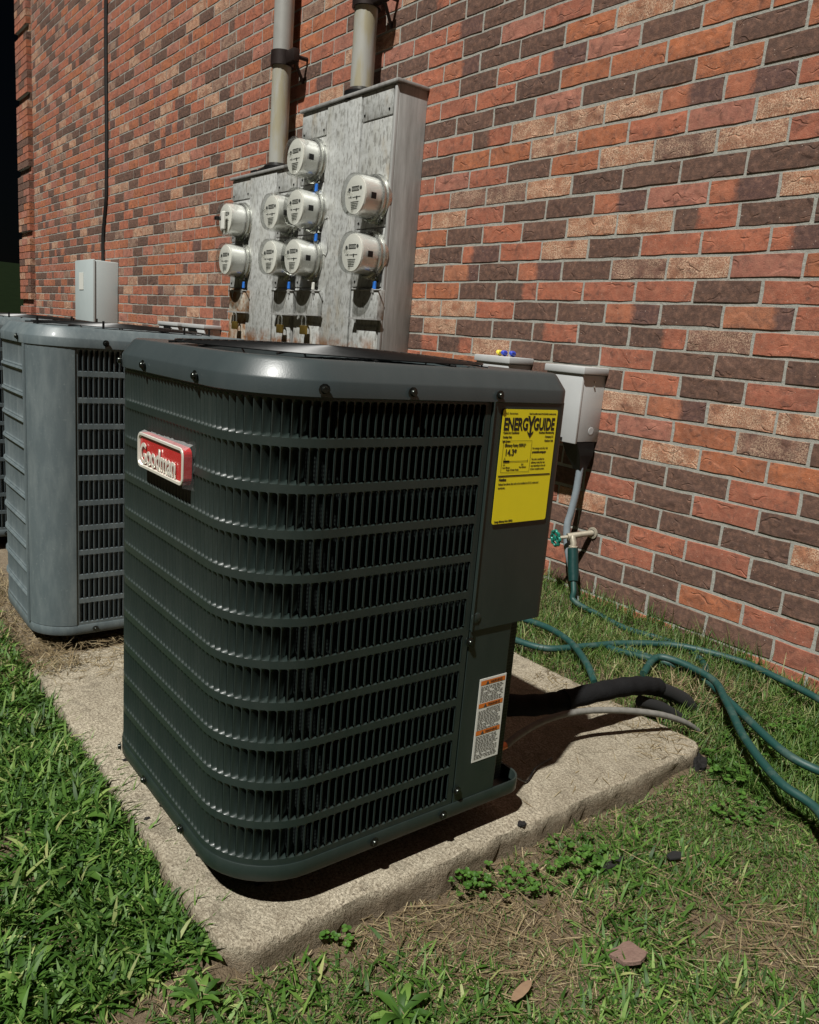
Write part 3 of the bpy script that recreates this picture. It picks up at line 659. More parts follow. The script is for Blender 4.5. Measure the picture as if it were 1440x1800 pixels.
t = NT('panel_side_paint'); mp = t.n('ShaderNodeMapping'); t.set(mp, 'Vector', t.pos()); t.set(mp, 'Scale', (1.0, 1.0, .12)); c = t.mix(t.ramp(t.noise(26, 5, mp.outputs[0], .65), [(.35, 0.0), (.7, .8)]), (.33, .33, .32), (.16, .155, .145)); t.bs(col=c, rough=.6, metal=.1); PSIDE = t.m
BRASS = simple('brass_lock', (.30, .20, .05), .35, .8); CHROME = simple('steel_ring', (.55, .56, .52), .28, .85); MBODY = simple('meter_drum', (.74, .745, .71), .24, .35, .06)
DIAL = simple('meter_dial', (.80, .80, .74), .5, 0, .05); BLUE = simple('blue_seal', (.03, .17, .62), .4)
t = NT('meter_glass'); gl = t.n('ShaderNodeBsdfGlossy'); t.set(gl, 'Roughness', .06); tr = t.n('ShaderNodeBsdfTransparent'); mx = t.n('ShaderNodeMixShader'); fr = t.n('ShaderNodeLayerWeight'); t.set(fr, 0, .4); t.set(tr, 0, (.98, .985, .975))
t.set(mx, 0, t.math('MULTIPLY_ADD', fr.outputs['Facing'], .45, .10)); t.set(mx, 1, tr.outputs[0]); t.set(mx, 2, gl.outputs[0]); t.t.links.new(mx.outputs[0], t.out.inputs[0]); GLASS = t.m
def panel_box(name, label, x0, x1, z0, z1, yf):
    u = empty(name, ((x0+x1)/2, 0, z0), label, 'meter panel', 'electric meter panels on the wall')
    b = MB(); b.box((x0, yf+.012, z0), (x1, .002, z1-.012), 0, .004); b.build('cabinet', PSIDE, u, True)
    b = MB(); b.box((x0-.008, yf-.014, z1-.012), (x1+.012, .001, z1+.004), 0, .003); b.build('rain_lip', PSIDE, u, True)
    return u
def cover(u, x0, x1, z0, z1, yf, name='cover_panel', mat=None, out=.012, screws=True):
    b = MB(); g_ = .0035; b.box((x0+g_, yf-out+.012, z0+g_), (x1-g_, yf+.016, z1-g_), 0, .003); o = b.build(name, mat or GALV, u, True)
    if screws:
        s = MB()
        for x in (x0+.03, x1-.03): s.lathe([(.007, 0), (.006, .003), (0, .004)], (x, yf-out+.012, z0+.03), (0, -1, 0), 8)
        s.build('cover_screw', SCREW, o)
    return o
def meter(u, x, z, yf, seal='blue', tagx=True, odd=False):
    r_ = .104; b = MB(); b.lathe([(.0, .01), (r_*.93, .012), (r_*.93, .10), (r_*.90, .125), (0, .125)], (x, yf, z), (0, -1, 0), 36)
    mt = b.build('meter', MBODY, u, True)
    b = MB(); b.lathe([(r_+.010, -.012), (r_+.014, .0), (r_+.014, .010), (r_+.006, .016), (r_+.009, .022), (r_+.009, .032), (r_, .036)], (x, yf, z), (0, -1, 0), 40); b.lathe([(.011, 0), (.011, .03)], (x+.03, yf-.012, z-r_-.012), (1, 0, 0), 8); b.build('sealing_ring', CHROME, mt, True)
    b = MB(); b.lathe([(r_, .03), (r_, .115), (r_*.985, .138), (r_*.95, .149), (r_*.86, .153), (0, .153)], (x, yf, z), (0, -1, 0), 40); b.build('glass_cover', GLASS, mt, True)
    b = MB(); b.lathe([(r_*.86, .126), (r_*.86, .130), (0, .130)], (x, yf, z), (0, -1, 0), 32)
    b.build('dial_face', DIAL, mt, False); y = yf-.1312
    b = MB()
    def q(x0, z0, x1, z1, yy=y): b.add([(x+x0, yy, z+z0), (x+x1, yy, z+z0), (x+x1, yy, z+z1), (x+x0, yy, z+z1)], [(0, 1, 2, 3)])
    b.lathe([(.011, .0012), (0, .0012)], (x-.05, yf-.130, z+.024), (0, -1, 0), 12); b.lathe([(.009, .0012), (0, .0012)], (x+.048, yf-.130, z+.030), (0, -1, 0), 12)
    q(-.03, .018, .034, .022); q(-.03, .036, .034, .040); q(-.03, .018, -.027, .04); q(.031, .018, .034, .04)
    for k in range(6): q(-.024+k*.009, .024, -.019+k*.009, .034)
    q(-.055, -.012, -.045, -.008); q(-.04, -.014, -.030, -.006); q(-.02, -.012, .05, -.009); q(.012, -.022, .022, -.006)
    for k in range(5): q(-.035+k*.002, -.034-k*.008, .035-k*.003, -.031-k*.008)
    b.build('dial_print', simple_dark, mt)
    b = MB(); b.lathe([(.012, 0), (.010, .02), (.004, .024), (0, .024)], (x, yf-.152, z), (0, -1, 0), 12); b.build('reset_knob', GLASS, mt, True)
    if tagx:   # black port window on the right flank
        b = MB(); th0 = -.12; pts = []
        for a in (-.14, 0, .14):
            for d in (.075, .105): pts.append((x+(r_+.0012)*math.cos(a-.05), yf-d, z+(r_+.0012)*math.sin(a-.05)))
        b.add(pts, [(0, 1, 3, 2), (2, 3, 5, 4)]); b.build('port_window', BLACK, mt)
    # hanging seal
    b = MB(); sx_ = x+.07; b.tube([(sx_, yf-.02, z-r_+.01), (sx_+.012, yf-.035, z-r_-.012), (sx_+.004, yf-.03, z-r_-.028)], .003, 5); b.build('seal_wire', BLACK, mt)
    if seal:
        b = MB(); b.box((sx_-.008, yf-.038, z-r_-.064), (sx_+.013, yf-.026, z-r_-.024), 0, .003); b.build('seal_tag', BLUE if seal == 'blue' else WHT, mt)
    if odd:
        b = MB(); b.box((x-.035, yf-.19, z-.012), (x-.005, yf-.153, z+.010), 0, .003); b.build('clip', BLACK, mt)
        b = MB(); b.box((x+.01, yf-.165, z-.07), (x+.05, yf-.150, z+.04), 0, .006); b.build('label_sticker', WHT, mt)
simple_dark = simple('dial_ink', (.06, .065, .06), .6)
def breaker(u, x0, x1, z0, z1, yf, mat=None, lock=True, txt=None):
    b = MB(); b.box((x0, yf-.034, z0), (x1, yf+.01, z1), 0, .004); o = b.build('breaker_cover', mat or GALV, u, True)
    b = MB(); b.tube([(x0-.015, yf-.036, z1-.004), (x1+.02, yf-.036, z1-.004)], .0045, 6)
    for x in (x0+.05, x1-.05): b.box((x-.014, yf-.041, z1-.018), (x+.014, yf-.03, z1+.004), 0, .002); b.tube([(x, yf-.036, z1-.02), (x, yf-.035, z1-.045)], .005, 6)
    b.box((x0-.02, yf-.038, z0-.006), (x1+.012, yf-.012, z0+.002)); b.build('hinge_rail', PSIDE, o)
    if txt: text('stencil', txt, .035, ((x0+x1)/2-.04, yf-.0348, (z0+z1)/2+.01), 'Y', simple_dark, o, ext=.0002)
    xm = (x0+x1)/2-.01
    if lock:
        b = MB(); b.tube([(xm-.022, yf-.040, z0-.068), (xm-.022, yf-.040, z0-.030)]+[(xm-.022*math.cos(a), yf-.040, z0-.030+.022*math.sin(a)) for a in np.linspace(.3, math.pi-.3, 6)]+[(xm+.022, yf-.040, z0-.030), (xm+.022, yf-.040, z0-.068)], .0042, 6)
        l = b.build('padlock_shackle', CHROME, o, True); b = MB(); b.box((xm-.031, yf-.050, z0-.112), (xm+.031, yf-.030, z0-.062), 0, .004); b.build('padlock_body', BRASS, o, True)
    return o
YF = -.18
A = panel_box('meter_panel', 'large tall grey galvanised panel carrying five round electric meters', -4.24, -3.335, .62, 2.196, YF)
cA = [-4.235, -3.965, -3.635, -3.365]
cover(A, cA[0], cA[1], 2.035, 2.183, YF); cover(A, cA[1], cA[2], .63, 2.183, YF, 'centre_cover', out=.016, screws=False); cover(A, cA[2], cA[3], 2.045, 2.183, YF)
b = MB(); b.box((cA[3]+.008, YF-.004, .63), (-3.337, YF+.014, 2.178), 0, .003); b.build('edge_flange', CHROME if False else PSIDE, A, True)
for (x0, x1, za, zb_) in ((cA[0], cA[1], 1.80, 2.035), (cA[0], cA[1], 1.53, 1.80), (cA[0], cA[1], 1.24, 1.53), (cA[2], cA[3], 1.53, 2.045), (cA[2], cA[3], 1.24, 1.53), (cA[0], cA[1], .63, 1.24), (cA[2], cA[3], .63, 1.24)):
    cover(A, x0, x1, za, zb_, YF, out=.010)
for x, z0, z1 in ((-3.905, 1.42, 1.60), (-3.70, 1.42, 1.62)):
    b = MB(); b.tube([(x-.02, YF-.003, z1), (x+.01, YF-.006, z1+.01), (x+.022, YF-.006, z1-.01), (x+.022, YF-.006, z0+.01), (x+.01, YF-.006, z0-.01), (x-.02, YF-.003, z0)], .004, 6); b.build('pressed_ridge', GALV, A, True)
for x, z, s in ((-4.060, 1.912, 'blue'), (-4.037, 1.651, 'blue'), (-4.040, 1.393, 'white'), (-3.449, 1.665, None), (-3.445, 1.394, 'blue')): meter(A, x, z, YF-.002, s)
breaker(A, -4.150, -3.905, 1.090, 1.222, YF, RUST if False else GALV, True); breaker(A, -3.560, -3.335, 1.084, 1.228, YF, None, False, '1D')
for x0, x1 in ((-4.14, -3.92), (-3.55, -3.37)): cover(A, x0, x1, .66, 1.05, YF, 'lower_cover', out=.018)
B = panel_box('meter_panel', 'shorter grey panel with four round meters and a rusty cover at its lower left', -5.118, -4.262, .64, 1.928, YF)
cB = [-5.112, -4.85, -4.50, -4.268]
cover(B, cB[0], cB[1], 1.785, 1.915, YF); cover(B, cB[1], cB[2], .65, 1.915, YF, 'centre_cover', out=.016, screws=False); cover(B, cB[2], cB[3], 1.785, 1.915, YF)
for (x0, x1, za, zb_) in ((cB[0], cB[1], 1.53, 1.785), (cB[0], cB[1], 1.24, 1.53), (cB[2], cB[3], 1.53, 1.785), (cB[2], cB[3], 1.24, 1.53), (cB[2], cB[3], .65, 1.24)): cover(B, x0, x1, za, zb_, YF, out=.010)
cover(B, cB[0], cB[1], .65, 1.24, YF, out=.010, mat=RUST)
for x, z, s, od in ((-4.313, 1.646, None, False), (-4.315, 1.398, 'blue', False), (-4.919, 1.647, None, True), (-4.905, 1.402, 'blue', False)): meter(B, x, z, YF-.002, s, x > -4.5, od)
o = breaker(B, -5.035, -4.800, 1.086, 1.222, YF, RUST, True); o['label'] = 'rust-streaked breaker cover'
breaker(B, -4.425, -4.185, 1.086, 1.222, YF, None, True)
# conduits
COND = NT('conduit_grey'); COND.bs(col=COND.mix(COND.noise(14, 4), (.27, .27, .255), (.38, .38, .355)), rough=.45, metal=.2); COND = COND.m
t = NT('conduit_yellowed'); mp = t.n('ShaderNodeMapping'); t.set(mp, 'Vector', t.pos()); t.set(mp, 'Scale', (1, 1, .2)); t.bs(col=t.mix(t.ramp(t.noise(22, 4, mp.outputs[0]), [(.4, 0.0), (.6, .8)]), (.34, .34, .31), (.30, .265, .16)), rough=.5, metal=.1); CONY = t.m
DARKB = simple('dark_strap_iron', (.022, .014, .012), .5, .4)
def conduit(label, x, y, r_, z0, z1, zs, zsplit):
    u = empty('conduit', (x, y, z0), label, 'conduit', 'service conduits above the meter panels')
    b = MB(); b.tube([(x, y, z0), (x, y, zsplit)], r_, 20); b.build('lower_pipe', CONY, u, True)
    b = MB(); b.tube([(x, y, zsplit+.001), (x, y, z1)], r_*1.06, 20); b.build('upper_pipe', COND, u, True)
    b = MB(); b.lathe([(r_*1.5, 0), (r_*1.5, .05), (r_*1.1, .07)], (x, y, z0-.03), (0, 0, 1), 20); b.build('hub_fitting', BLACK, u, True)
    b = MB(); b.lathe([(r_*1.24, -.04), (r_*1.24, .04)], (x, y, zs), (0, 0, 1), 20); b.lathe([(r_*1.24, -.04), (r_*1.05, -.04)], (x, y, zs), (0, 0, 1), 20); b.lathe([(r_*1.24, .04), (r_*1.05, .04)], (x, y, zs), (0, 0, 1), 20)
    b.box((x+r_, y-.012, zs-.035), (x+r_+.10, y+.03, zs+.035), 0, .004); b.tube([(x+r_+.07, y+.02, zs-.03), (x+r_+.03, 0.0, zs-.12)], .010, 6); b.tube([(x+r_+.07, y, zs), (x+r_+.07, .004, zs)], .012, 6); b.build('strap', DARKB, u, True)
    return u
conduit('left conduit with grey upper length, rising from the shorter meter panel', -4.655, -.10, .056, 1.94, 5.2, 2.565, 2.57)
conduit('right conduit with dark strap near the top, rising from the large meter panel', -3.775, -.10, .060, 2.205, 5.2, 2.665, 2.66)
b = MB(); b.box((-5.03, -.10, 1.93), (-4.955, -.03, 1.985), 0, .006); b.tube([(-4.93, -.07, 1.96), (-4.72, -.07, 1.985)], .032, 12); tag(b.build('cable_clamp', BLACK, None, True), 'small black clamp lying on top of the shorter meter panel', 'clamp')

# ------------------------------------------------------------------ boxes on the wall
LGREY = simple('light_grey_box_paint', (.40, .45, .45), .45, .05, .06, 4); DGALV = simple('disconnect_grey', (.44, .45, .45), .5, .1, .14, 9)
u = empty('utility_box', (-8.2, 0, .5), 'tall pale grey utility box on the wall below the black cable', 'utility box')
b = MB(); b.box((-8.50, -.21, .5), (-7.935, .002, 1.492), 0, .01); b.build('housing', LGREY, u, True)
b = MB(); b.box((-8.51, -.240, .5), (-7.93, -.213, 1.498), 0, .008); d = b.build('door', LGREY, u, True)
b = MB(); b.box((-8.36, -.2445, 1.22), (-8.22, -.2405, 1.38), 0, .001); b.build('notice_sticker', WHT, d)
b = MB(); pts = [(-8.262+.012*math.sin(z*3.1)+(.09 if z < 2.1 else 0)*(-1)*min(1, (2.1-z)*3 if z < 2.1 else 0), -.012, z) for z in np.linspace(1.49, 5.2, 60)]; b.tube(pts, .019, 8)
tag(b.build('black_cable', simple('black_rubber', (.012, .012, .012), .5), None, True), 'thick black cable running down the wall to the pale utility box', 'cable')
def disconnect(label, x1, w, z0, z1, dep=.14, nuts=False):
    u = empty('disconnect_box', (x1-w/2, 0, z0), label, 'electrical box', 'disconnect boxes behind the units')
    b = MB(); b.box((x1-w+.003, -dep+.012, z0+.006), (x1-.003, .002, z1-.03), 0, .003); h = b.build('housing', DGALV, u, True)
    for z in (z1-.055, z1-.075): b = MB(); b.lathe([(.0045, 0), (.004, .004), (0, .005)], (x1-.003, -dep*.45, z), (1, 0, 0), 8); b.build('side_screw', CHROME, h)
    b = MB(); b.lathe([(.016, 0), (.016, .001), (.0135, .0015), (0, .0015)], (x1-.003, -dep*.35, z0+.05), (1, 0, 0), 16); b.build('knockout', DGALV, h)
    b = MB(); b.box((x1-w, -dep, z0), (x1, -dep+.012, z1-.028), 0, .003); c_ = b.build('front_cover', DGALV, u, True)
    b = MB(); b.box((x1-w*.70, -dep-.003, z0+.006), (x1-w*.35, -dep-.0005, z0+.018)); b.build('hasp_slot', BLACK, c_)
    b = MB(); b.box((x1-w-.008, -dep-.008, z1-.028), (x1+.010, .001, z1), 0, .004); b.build('rain_lid', DGALV, u, True)
    return u
disconnect('grey electrical disconnect box on the wall right of the new unit', -2.035, .190, .648, .947)
disconnect('grey disconnect box just showing above the new unit with wire nuts on it', -2.445, .205, .648, .958)
for x, c_, lab, k in ((-2.545, (.75, .60, .06), 'yellow wire nut lying on the disconnect box lid', 'y'), (-2.515, (.03, .06, .45), 'blue wire nut lying beside the yellow one on the lid', 'b'), (-2.465, (.03, .06, .45), 'blue wire nut at the right end of the disconnect lid', 'b')):
    b = MB(); b.lathe([(.013, 0), (.012, .012), (.008, .03), (0, .032)], (x, -.10, .971), (.4, -.9, .15), 10); b.add([(x-.004, -.10, .9583), (x+.004, -.10, .9583), (x, -.09, .965)], [(0, 1, 2)])
    tag(b.build('wire_nut', simple('plastic_'+k, c_, .4), None, True), lab, 'wire nut', 'wire nuts on the disconnect box')
for x, lab in ((-5.62, 'right one of two small grey boxes low on the wall beyond the older unit'), (-6.12, 'left one of two small grey boxes low on the wall beyond the older unit')):
    uu = disconnect(lab, x, .40, .60, .985, .13)
    b = MB(); b.box((x-.27, -.1415, .93), (x-.12, -.1385, .955)); b.build('lid_slot', BLACK, uu)
# conduit below right disconnect box
u = empty('flexible_conduit', (-2.05, -.07, .65), 'grey flexible conduit running down from the right disconnect box to the grass', 'conduit')
b = MB(); b.loft([[(-2.035-.0, -.020, .653), (-2.035, -.125, .653), (-2.115, -.125, .653), (-2.115, -.020, .653)], [(-2.035, -.02, .60), (-2.035, -.10, .60), (-2.10, -.11, .60), (-2.10, -.02, .60)], [(-2.045, -.04, .54), (-2.045, -.075, .54), (-2.075, -.08, .54), (-2.075, -.04, .54)]]); b.build('boot_fitting', BLACK, u)
pts = [(-2.058, -.062, .60), (-2.058, -.062, .54), (-2.062, -.062, .45), (-2.072, -.066, .36), (-2.078, -.072, .30), (-2.066, -.07, .22), (-2.03, -.065, .12), (-1.985, -.075, .02), (-1.95, -.09, -.06)]
def smooth(pts, n=8):
    P_ = [Vector(p) for p in pts]; out = []
    for i in range(len(P_)-1):
        p0, p1, p2, p3 = P_[max(i-1, 0)], P_[i], P_[i+1], P_[min(i+2, len(P_)-1)]
        for k in range(n):
            t_ = k/n; out.append(.5*((2*p1)+(-p0+p2)*t_+(2*p0-5*p1+4*p2-p3)*t_*t_+(-p0+3*p1-3*p2+p3)*t_**3))
    out.append(P_[-1]); return out
b = MB(); sp_ = smooth(pts, 12); b.tube(sp_, [.0145+.0008*(i % 2) for i in range(len(sp_))], 12); b.build('conduit_sleeve', simple('grey_pvc', (.20, .235, .26), .5), u, True)
# spigot
BRZ = simple('weathered_bronze', (.42, .38, .30), .45, .5, .3, 60)
u = empty('outdoor_faucet', (-2.02, 0, .27), 'outdoor faucet with a round green handle low on the brick wall', 'faucet')
b = MB(); b.tube([(-2.0, .004, .285), (-2.02, -.05, .278), (-2.045, -.10, .266)], [.013, .012, .015], 12); b.lathe([(.024, 0), (.024, .006), (.015, .008)], (-2.0, .001, .285), (0, -1, 0), 16)
b.tube([(-2.035, -.085, .27), (-2.02, -.088, .245), (-2.018, -.09, .228)], .013, 12); b.lathe([(.018, 0), (.018, .018), (.012, .02)], (-2.018, -.09, .215), (0, 0, 1), 8)
b.tube([(-2.045, -.10, .266), (-2.07, -.135, .258)], .007, 8); b.build('faucet_body', BRZ, u, True)
b = MB(); c0_ = Vector((-2.073, -.140, .257)); ax = Vector((-.25, -.95, -.1)).normalized(); a_ = ax.cross(Vector((0, 0, 1))).normalized(); b_ = ax.cross(a_); n = 48
ring = [c0_+(a_*math.cos(2*math.pi*k/n)+b_*math.sin(2*math.pi*k/n))*(.029+.0030*math.cos(8*2*math.pi*k/n)) for k in range(n)]; b.tube(ring, .0062, 8, closed=True)
for k in range(4):
    th = math.pi/4+k*math.pi/2; b.tube([c0_, c0_+(a_*math.cos(th)+b_*math.sin(th))*.028], .0045, 6)
b.lathe([(.010, -.006), (.010, .008), (0, .009)], c0_, ax, 12); b.build('handle_wheel', simple('green_handle', (.01, .16, .12), .25, .2, coat=.5), u, True)
# ------------------------------------------------------------------ hoses
t = NT('green_hose'); t.bs(col=t.mix(t.ramp(t.noise(20, 4, rough=.7), [(.50, 0.0), (.78, .55)]), (.006, .044, .038), (.10, .12, .10)), rough=.55, coat=.0); t.bump(t.noise(400, 2), .2, .001); HOSE = t.m
HGR = simple('dark_green_sleeve', (.006, .032, .030), .35)
A_ = [(-2.018, -.092, .21), (-2.0, -.10, .16), (-1.955, -.13, .07), (-1.935, -.14, .03), (-1.80, -.135, .012), (-1.673, -.150, .008), (-1.50, -.125, .012), (-1.36, -.16, .010), (-1.27, -.28, .02), (-1.36, -.36, .035), (-1.517, -.391, .02), (-1.60, -.37, .01), (-1.56, -.32, .008), (-1.44, -.335, .018), (-1.327, -.30, .030), (-1.217, -.352, .030), (-1.048, -.445, .020), (-.877, -.542, .012), (-.79, -.55, .004), (-.70, -.50, -.01), (-.45, -.42, -.015)]
def gl_(p): return (p[0], p[1], max(p[2], float(gz(p[0], p[1]))+.009+.004*math.sin(p[0]*19+p[1]*13)))
b = MB(); b.tube([gl_(p) for p in smooth(A_, 10)], .0115, 10)
h1 = tag(b.build('garden_hose', HOSE, None, True), 'green garden hose hanging from the faucet and looping over the grass', 'hose', 'green garden hoses by the wall')
b = MB(); b.tube([(-2.018, -.092, .224), (-1.988, -.107, .135), (-1.972, -.118, .10)], [.021, .0225, .019], 14); b.build('kink_guard', HGR, h1, True)
B_ = [(-1.30, -.56, .02), (-1.40, -.664, .012), (-1.491, -.60, .03), (-1.635, -.516, .035), (-1.793, -.474, .03), (-1.95, -.50, .02), (-1.98, -.60, .015), (-1.88, -.66, .015), (-1.775, -.65, .018), (-1.654, -.61, .02), (-1.601, -.469, .022), (-1.549, -.318, .024), (-1.439, -.165, .028), (-1.255, -.098, .03), (-1.131, -.105, .028), (-.965, -.14, .024), (-.75, -.24, .015), (-.3, -.5, 0), (-.05, -.8, -.01), (-.25, -1.0, -.02), (-.55, -.85, -.02), (-.676, -.744, .005), (-.786, -.717, .015), (-.943, -.598, .022), (-1.08, -.466, .04), (-1.20, -.36, .045), (-1.373, -.369, .05), (-1.343, -.502, .03)]
b = MB(); b.tube([gl_(p) for p in smooth(B_[1:], 10)], .0115, 10)
tag(b.build('garden_hose', HOSE, None, True), 'green garden hose arching along the foot of the wall and out to the right', 'hose', 'green garden hoses by the wall')
# refrigerant lines
FOAM = NT('black_foam'); FOAM.bs(col=FOAM.mix(FOAM.noise(40, 3), (.006, .006, .0065), (.014, .014, .0145)), rough=.9, spec=.1); FOAM.bump(FOAM.noise(200, 3), .8, .002); FOAM = FOAM.m
u = empty('refrigerant_line', (-1.2, -.9, 0), 'thick black foam-insulated pipe running from the new unit to the wall', 'pipe')
b = MB(); P1 = smooth([(-1.30, -1.43, .17), (-1.27, -1.28, .14), (-1.235, -1.12, .115), (-1.215, -1.02, .115)], 8); b.tube(P1, [.0272+.0012*math.sin(i*1.7) for i in range(len(P1))], 16); b.build('foam_sleeve', FOAM, u, True)
b = MB(); P1 = smooth([(-1.217, -1.03, .115), (-1.205, -.93, .118), (-1.20, -.80, .11), (-1.20, -.70, .092), (-1.205, -.63, .07)], 8); b.tube(P1, [.0262+.0012*math.sin(i*1.3) for i in range(len(P1))], 16); b.build('foam_sleeve', FOAM, u, True)
b = MB(); P1 = smooth([(-1.205, -.66, .078), (-1.19, -.58, .045), (-1.17, -.52, .01), (-1.17, -.48, -.05)], 8); b.tube(P1, .022, 12); b.tube(smooth([(-1.20, -.72, .05), (-1.17, -.64, .02), (-1.14, -.56, -.03)], 6), .017, 10); b.build('tape_wrap', simple('black_tape', (.005, .005, .005), .9), u, True)
b = MB(); b.tube([(-1.2165, -1.036, .115), (-1.2168, -1.020, .1152)], .0290, 16); b.build('foam_joint_tape', FOAM, u, True)
u = empty('whip_conduit', (-1.15, -1.1, 0), 'thin grey whip line with bare copper end lying across the pad', 'cable')
b = MB(); P1 = smooth([(-1.155, -1.30, .09), (-1.17, -1.22, .10), (-1.178, -1.12, .105), (-1.172, -1.0, .098), (-1.14, -.88, .085), (-1.105, -.76, .06), (-1.085, -.66, .02), (-1.08, -.58, -.03)], 8); b.tube(P1, [.0082+.0006*(i % 2) for i in range(len(P1))], 10); b.build('grey_sheath', simple('dusty_grey_conduit', (.15, .145, .13), .8, 0, .4, 60), u, True)
b = MB(); b.tube(smooth([(-1.16, -1.40, .10), (-1.157, -1.34, .088), (-1.156, -1.30, .090)], 6), .0095, 10); b.build('copper_end', simple('copper', (.48, .17, .07), .35, .8), u, True)
b = MB(); b.tube(smooth([(-1.09, -1.37, .075), (-1.11, -1.30, .03), (-1.115, -1.255, .006), (-1.14, -1.20, .012), (-1.16, -1.12, .004)], 8), .0022, 6); tag(b.build('thin_wire', BLACK, None, True), 'thin black wire bent across the pad beside the unit', 'wire')

# ------------------------------------------------------------------ vegetation
def leafmat(name, stops, rough=.55, trans=.35):
    t = NT(name); r_ = t.n('ShaderNodeNewGeometry').outputs['Random Per Island']
    c = t.ramp(r_, stops); c = t.mix(t.ramp(t.noise(7, 3), [(.35, 0.0), (.7, .5)]), c, tuple(x*.8 for x in stops[0][1]))
    t.bs(col=c, rough=rough, spec=.35); tl = t.n('ShaderNodeBsdfTranslucent'); t.set(tl, 0, t.mix(.5, c, (.12, .22, .03))); mx = t.n('ShaderNodeMixShader'); t.set(mx, 0, trans)
    t.set(mx, 1, t.b.outputs[0]); t.set(mx, 2, tl.outputs[0]); t.t.links.new(mx.outputs[0], t.out.inputs[0]); return t.m
GR = leafmat('lush_grass', [(0, (.022, .058, .009)), (.3, (.052, .128, .017)), (.7, (.105, .215, .034)), (.92, (.20, .32, .07)), (1, (.40, .42, .16))])
GR2 = leafmat('thin_grass', [(0, (.030, .075, .011)), (.45, (.080, .160, .026)), (.78, (.15, .22, .050)), (1, (.34, .32, .15))])
DRY = leafmat('dry_grass', [(0, (.11, .075, .038)), (.5, (.22, .16, .085)), (.85, (.36, .28, .16)), (1, (.50, .42, .26))], .7, .2)
WEED = leafmat('clover_leaf', [(0, (.045, .12, .018)), (1, (.13, .26, .045))], .5, .4)
def vnoise(x, y, s, seed=0):
    x = x*s+seed*17.3; y = y*s+seed*5.1; xi, yi = np.floor(x), np.floor(y); fx, fy = x-xi, y-yi
    h = lambda a, b_: np.modf(np.abs(np.sin(a*127.1+b_*311.7+seed)*43758.5453))[0]
    fx, fy = fx*fx*(3-2*fx), fy*fy*(3-2*fy)
    return (h(xi, yi)*(1-fx)+h(xi+1, yi)*fx)*(1-fy)+(h(xi, yi+1)*(1-fx)+h(xi+1, yi+1)*fx)*fy
def onpad(x, y): return (x > -3.75) & (x < -.995) & (y > -2.068) & (y < -.685)
def blades(name, xy, L, wd, tilt, curl, mat, label, zoff=None, cat=None, lift=0.0, az=None):
    n = len(xy); x, y = xy[:, 0], xy[:, 1]; z = gz(x, y)-.004 if zoff is None else zoff
    az = rng.uniform(0, 2*np.pi, n) if az is None else az; dx, dy = np.cos(az), np.sin(az); px, py = -dy, dx
    V = np.zeros((n, 7, 3)); prof = [.55, 1.0, .72]
    ang = tilt; hx = np.zeros(n); hz = np.zeros(n); seg = L/3
    tw = rng.uniform(-.5, .5, n)
    for k in range(3):
        w = wd*prof[k]*.5
        for s_, sg in enumerate((-1, 1)):
            V[:, k*2+s_, 0] = x+dx*hx+px*w*sg; V[:, k*2+s_, 1] = y+dy*hx+py*w*sg; V[:, k*2+s_, 2] = z+hz+lift+w*sg*tw
        hx = hx+seg*np.sin(ang); hz = hz+seg*np.cos(ang); ang = ang+curl
    V[:, 6, 0] = x+dx*hx; V[:, 6, 1] = y+dy*hx; V[:, 6, 2] = z+hz+lift
    base = np.arange(n)[:, None]*7
    Q = np.concatenate([base+np.array([0, 1, 3, 2]), base+np.array([2, 3, 5, 4])], 0); Tt = base+np.array([4, 5, 6])
    me = bpy.data.meshes.new(name); me.vertices.add(n*7); me.vertices.foreach_set('co', V.reshape(-1))
    nl = len(Q)*4+len(Tt)*3; me.loops.add(nl); me.loops.foreach_set('vertex_index', np.concatenate([Q.reshape(-1), Tt.reshape(-1)]))
    npoly = len(Q)+len(Tt); me.polygons.add(npoly); ls = np.concatenate([np.arange(len(Q))*4, len(Q)*4+np.arange(len(Tt))*3]); me.polygons.foreach_set('loop_start', ls)
    me.polygons.foreach_set('use_smooth', np.ones(npoly, bool)); me.materials.append(mat); me.update(calc_edges=True); me.validate()
    o = bpy.data.objects.new(name, me); COL.objects.link(o); return tag(o, label, None, kind='stuff')
def scatter(n, x0, x1, y0, y1, dens):
    out = []; tot = 0
    while tot < n:
        x = rng.uniform(x0, x1, n); y = rng.uniform(y0, y1, n); k = rng.uniform(0, 1, n) < dens(x, y); q = np.stack([x[k], y[k]], -1); out.append(q); tot += len(q)
    return np.concatenate(out)[:n]
def cloud(x, y, cx_, cy_, r_): return np.exp(-((x-cx_)**2+(y-cy_)**2)/(r_*r_))
# lush lawn on the outward side of the pads, right up to the concrete
def dl(x, y):
    e = -2.075+.05*(vnoise(x, y, 5, 1)-.5)+.035*(vnoise(x, y, 17, 2)-.5)
    d = (y < e)*np.where(x < -1.05, 1.0, 0)*(x > -9)
    d = d*(.10+.90*sm(.22, .60, vnoise(x, y, 16, 3)*.6+vnoise(x, y, 7, 13)*.4))*np.where(x < -2.2, .35+.65*sm(-2.10, -2.2, y), 1)
    return d
q = scatter(72000, -2.6, -.7, -3.0, -2.0, dl); n = len(q); k_ = rng.uniform(0, 1, n)**2.2
blades('grass', q, .016+.050*k_+rng.uniform(0, .012, n), .0020+.0062*k_*rng.uniform(.6, 1.2, n), rng.uniform(.25, 1.35, n), rng.uniform(.05, .62, n), GR, 'lush green grass along the left side of the pad')
q = scatter(16000, -9, -2.3, -3.6, -1.95, lambda x, y: (y < -2.07)*sm(-9, -2.5, x)); n = len(q)
blades('grass', q, rng.uniform(.03, .07, n), rng.uniform(.004, .008, n), rng.uniform(.3, 1.1, n), rng.uniform(.1, .5, n), GR, 'green grass beyond the older unit')
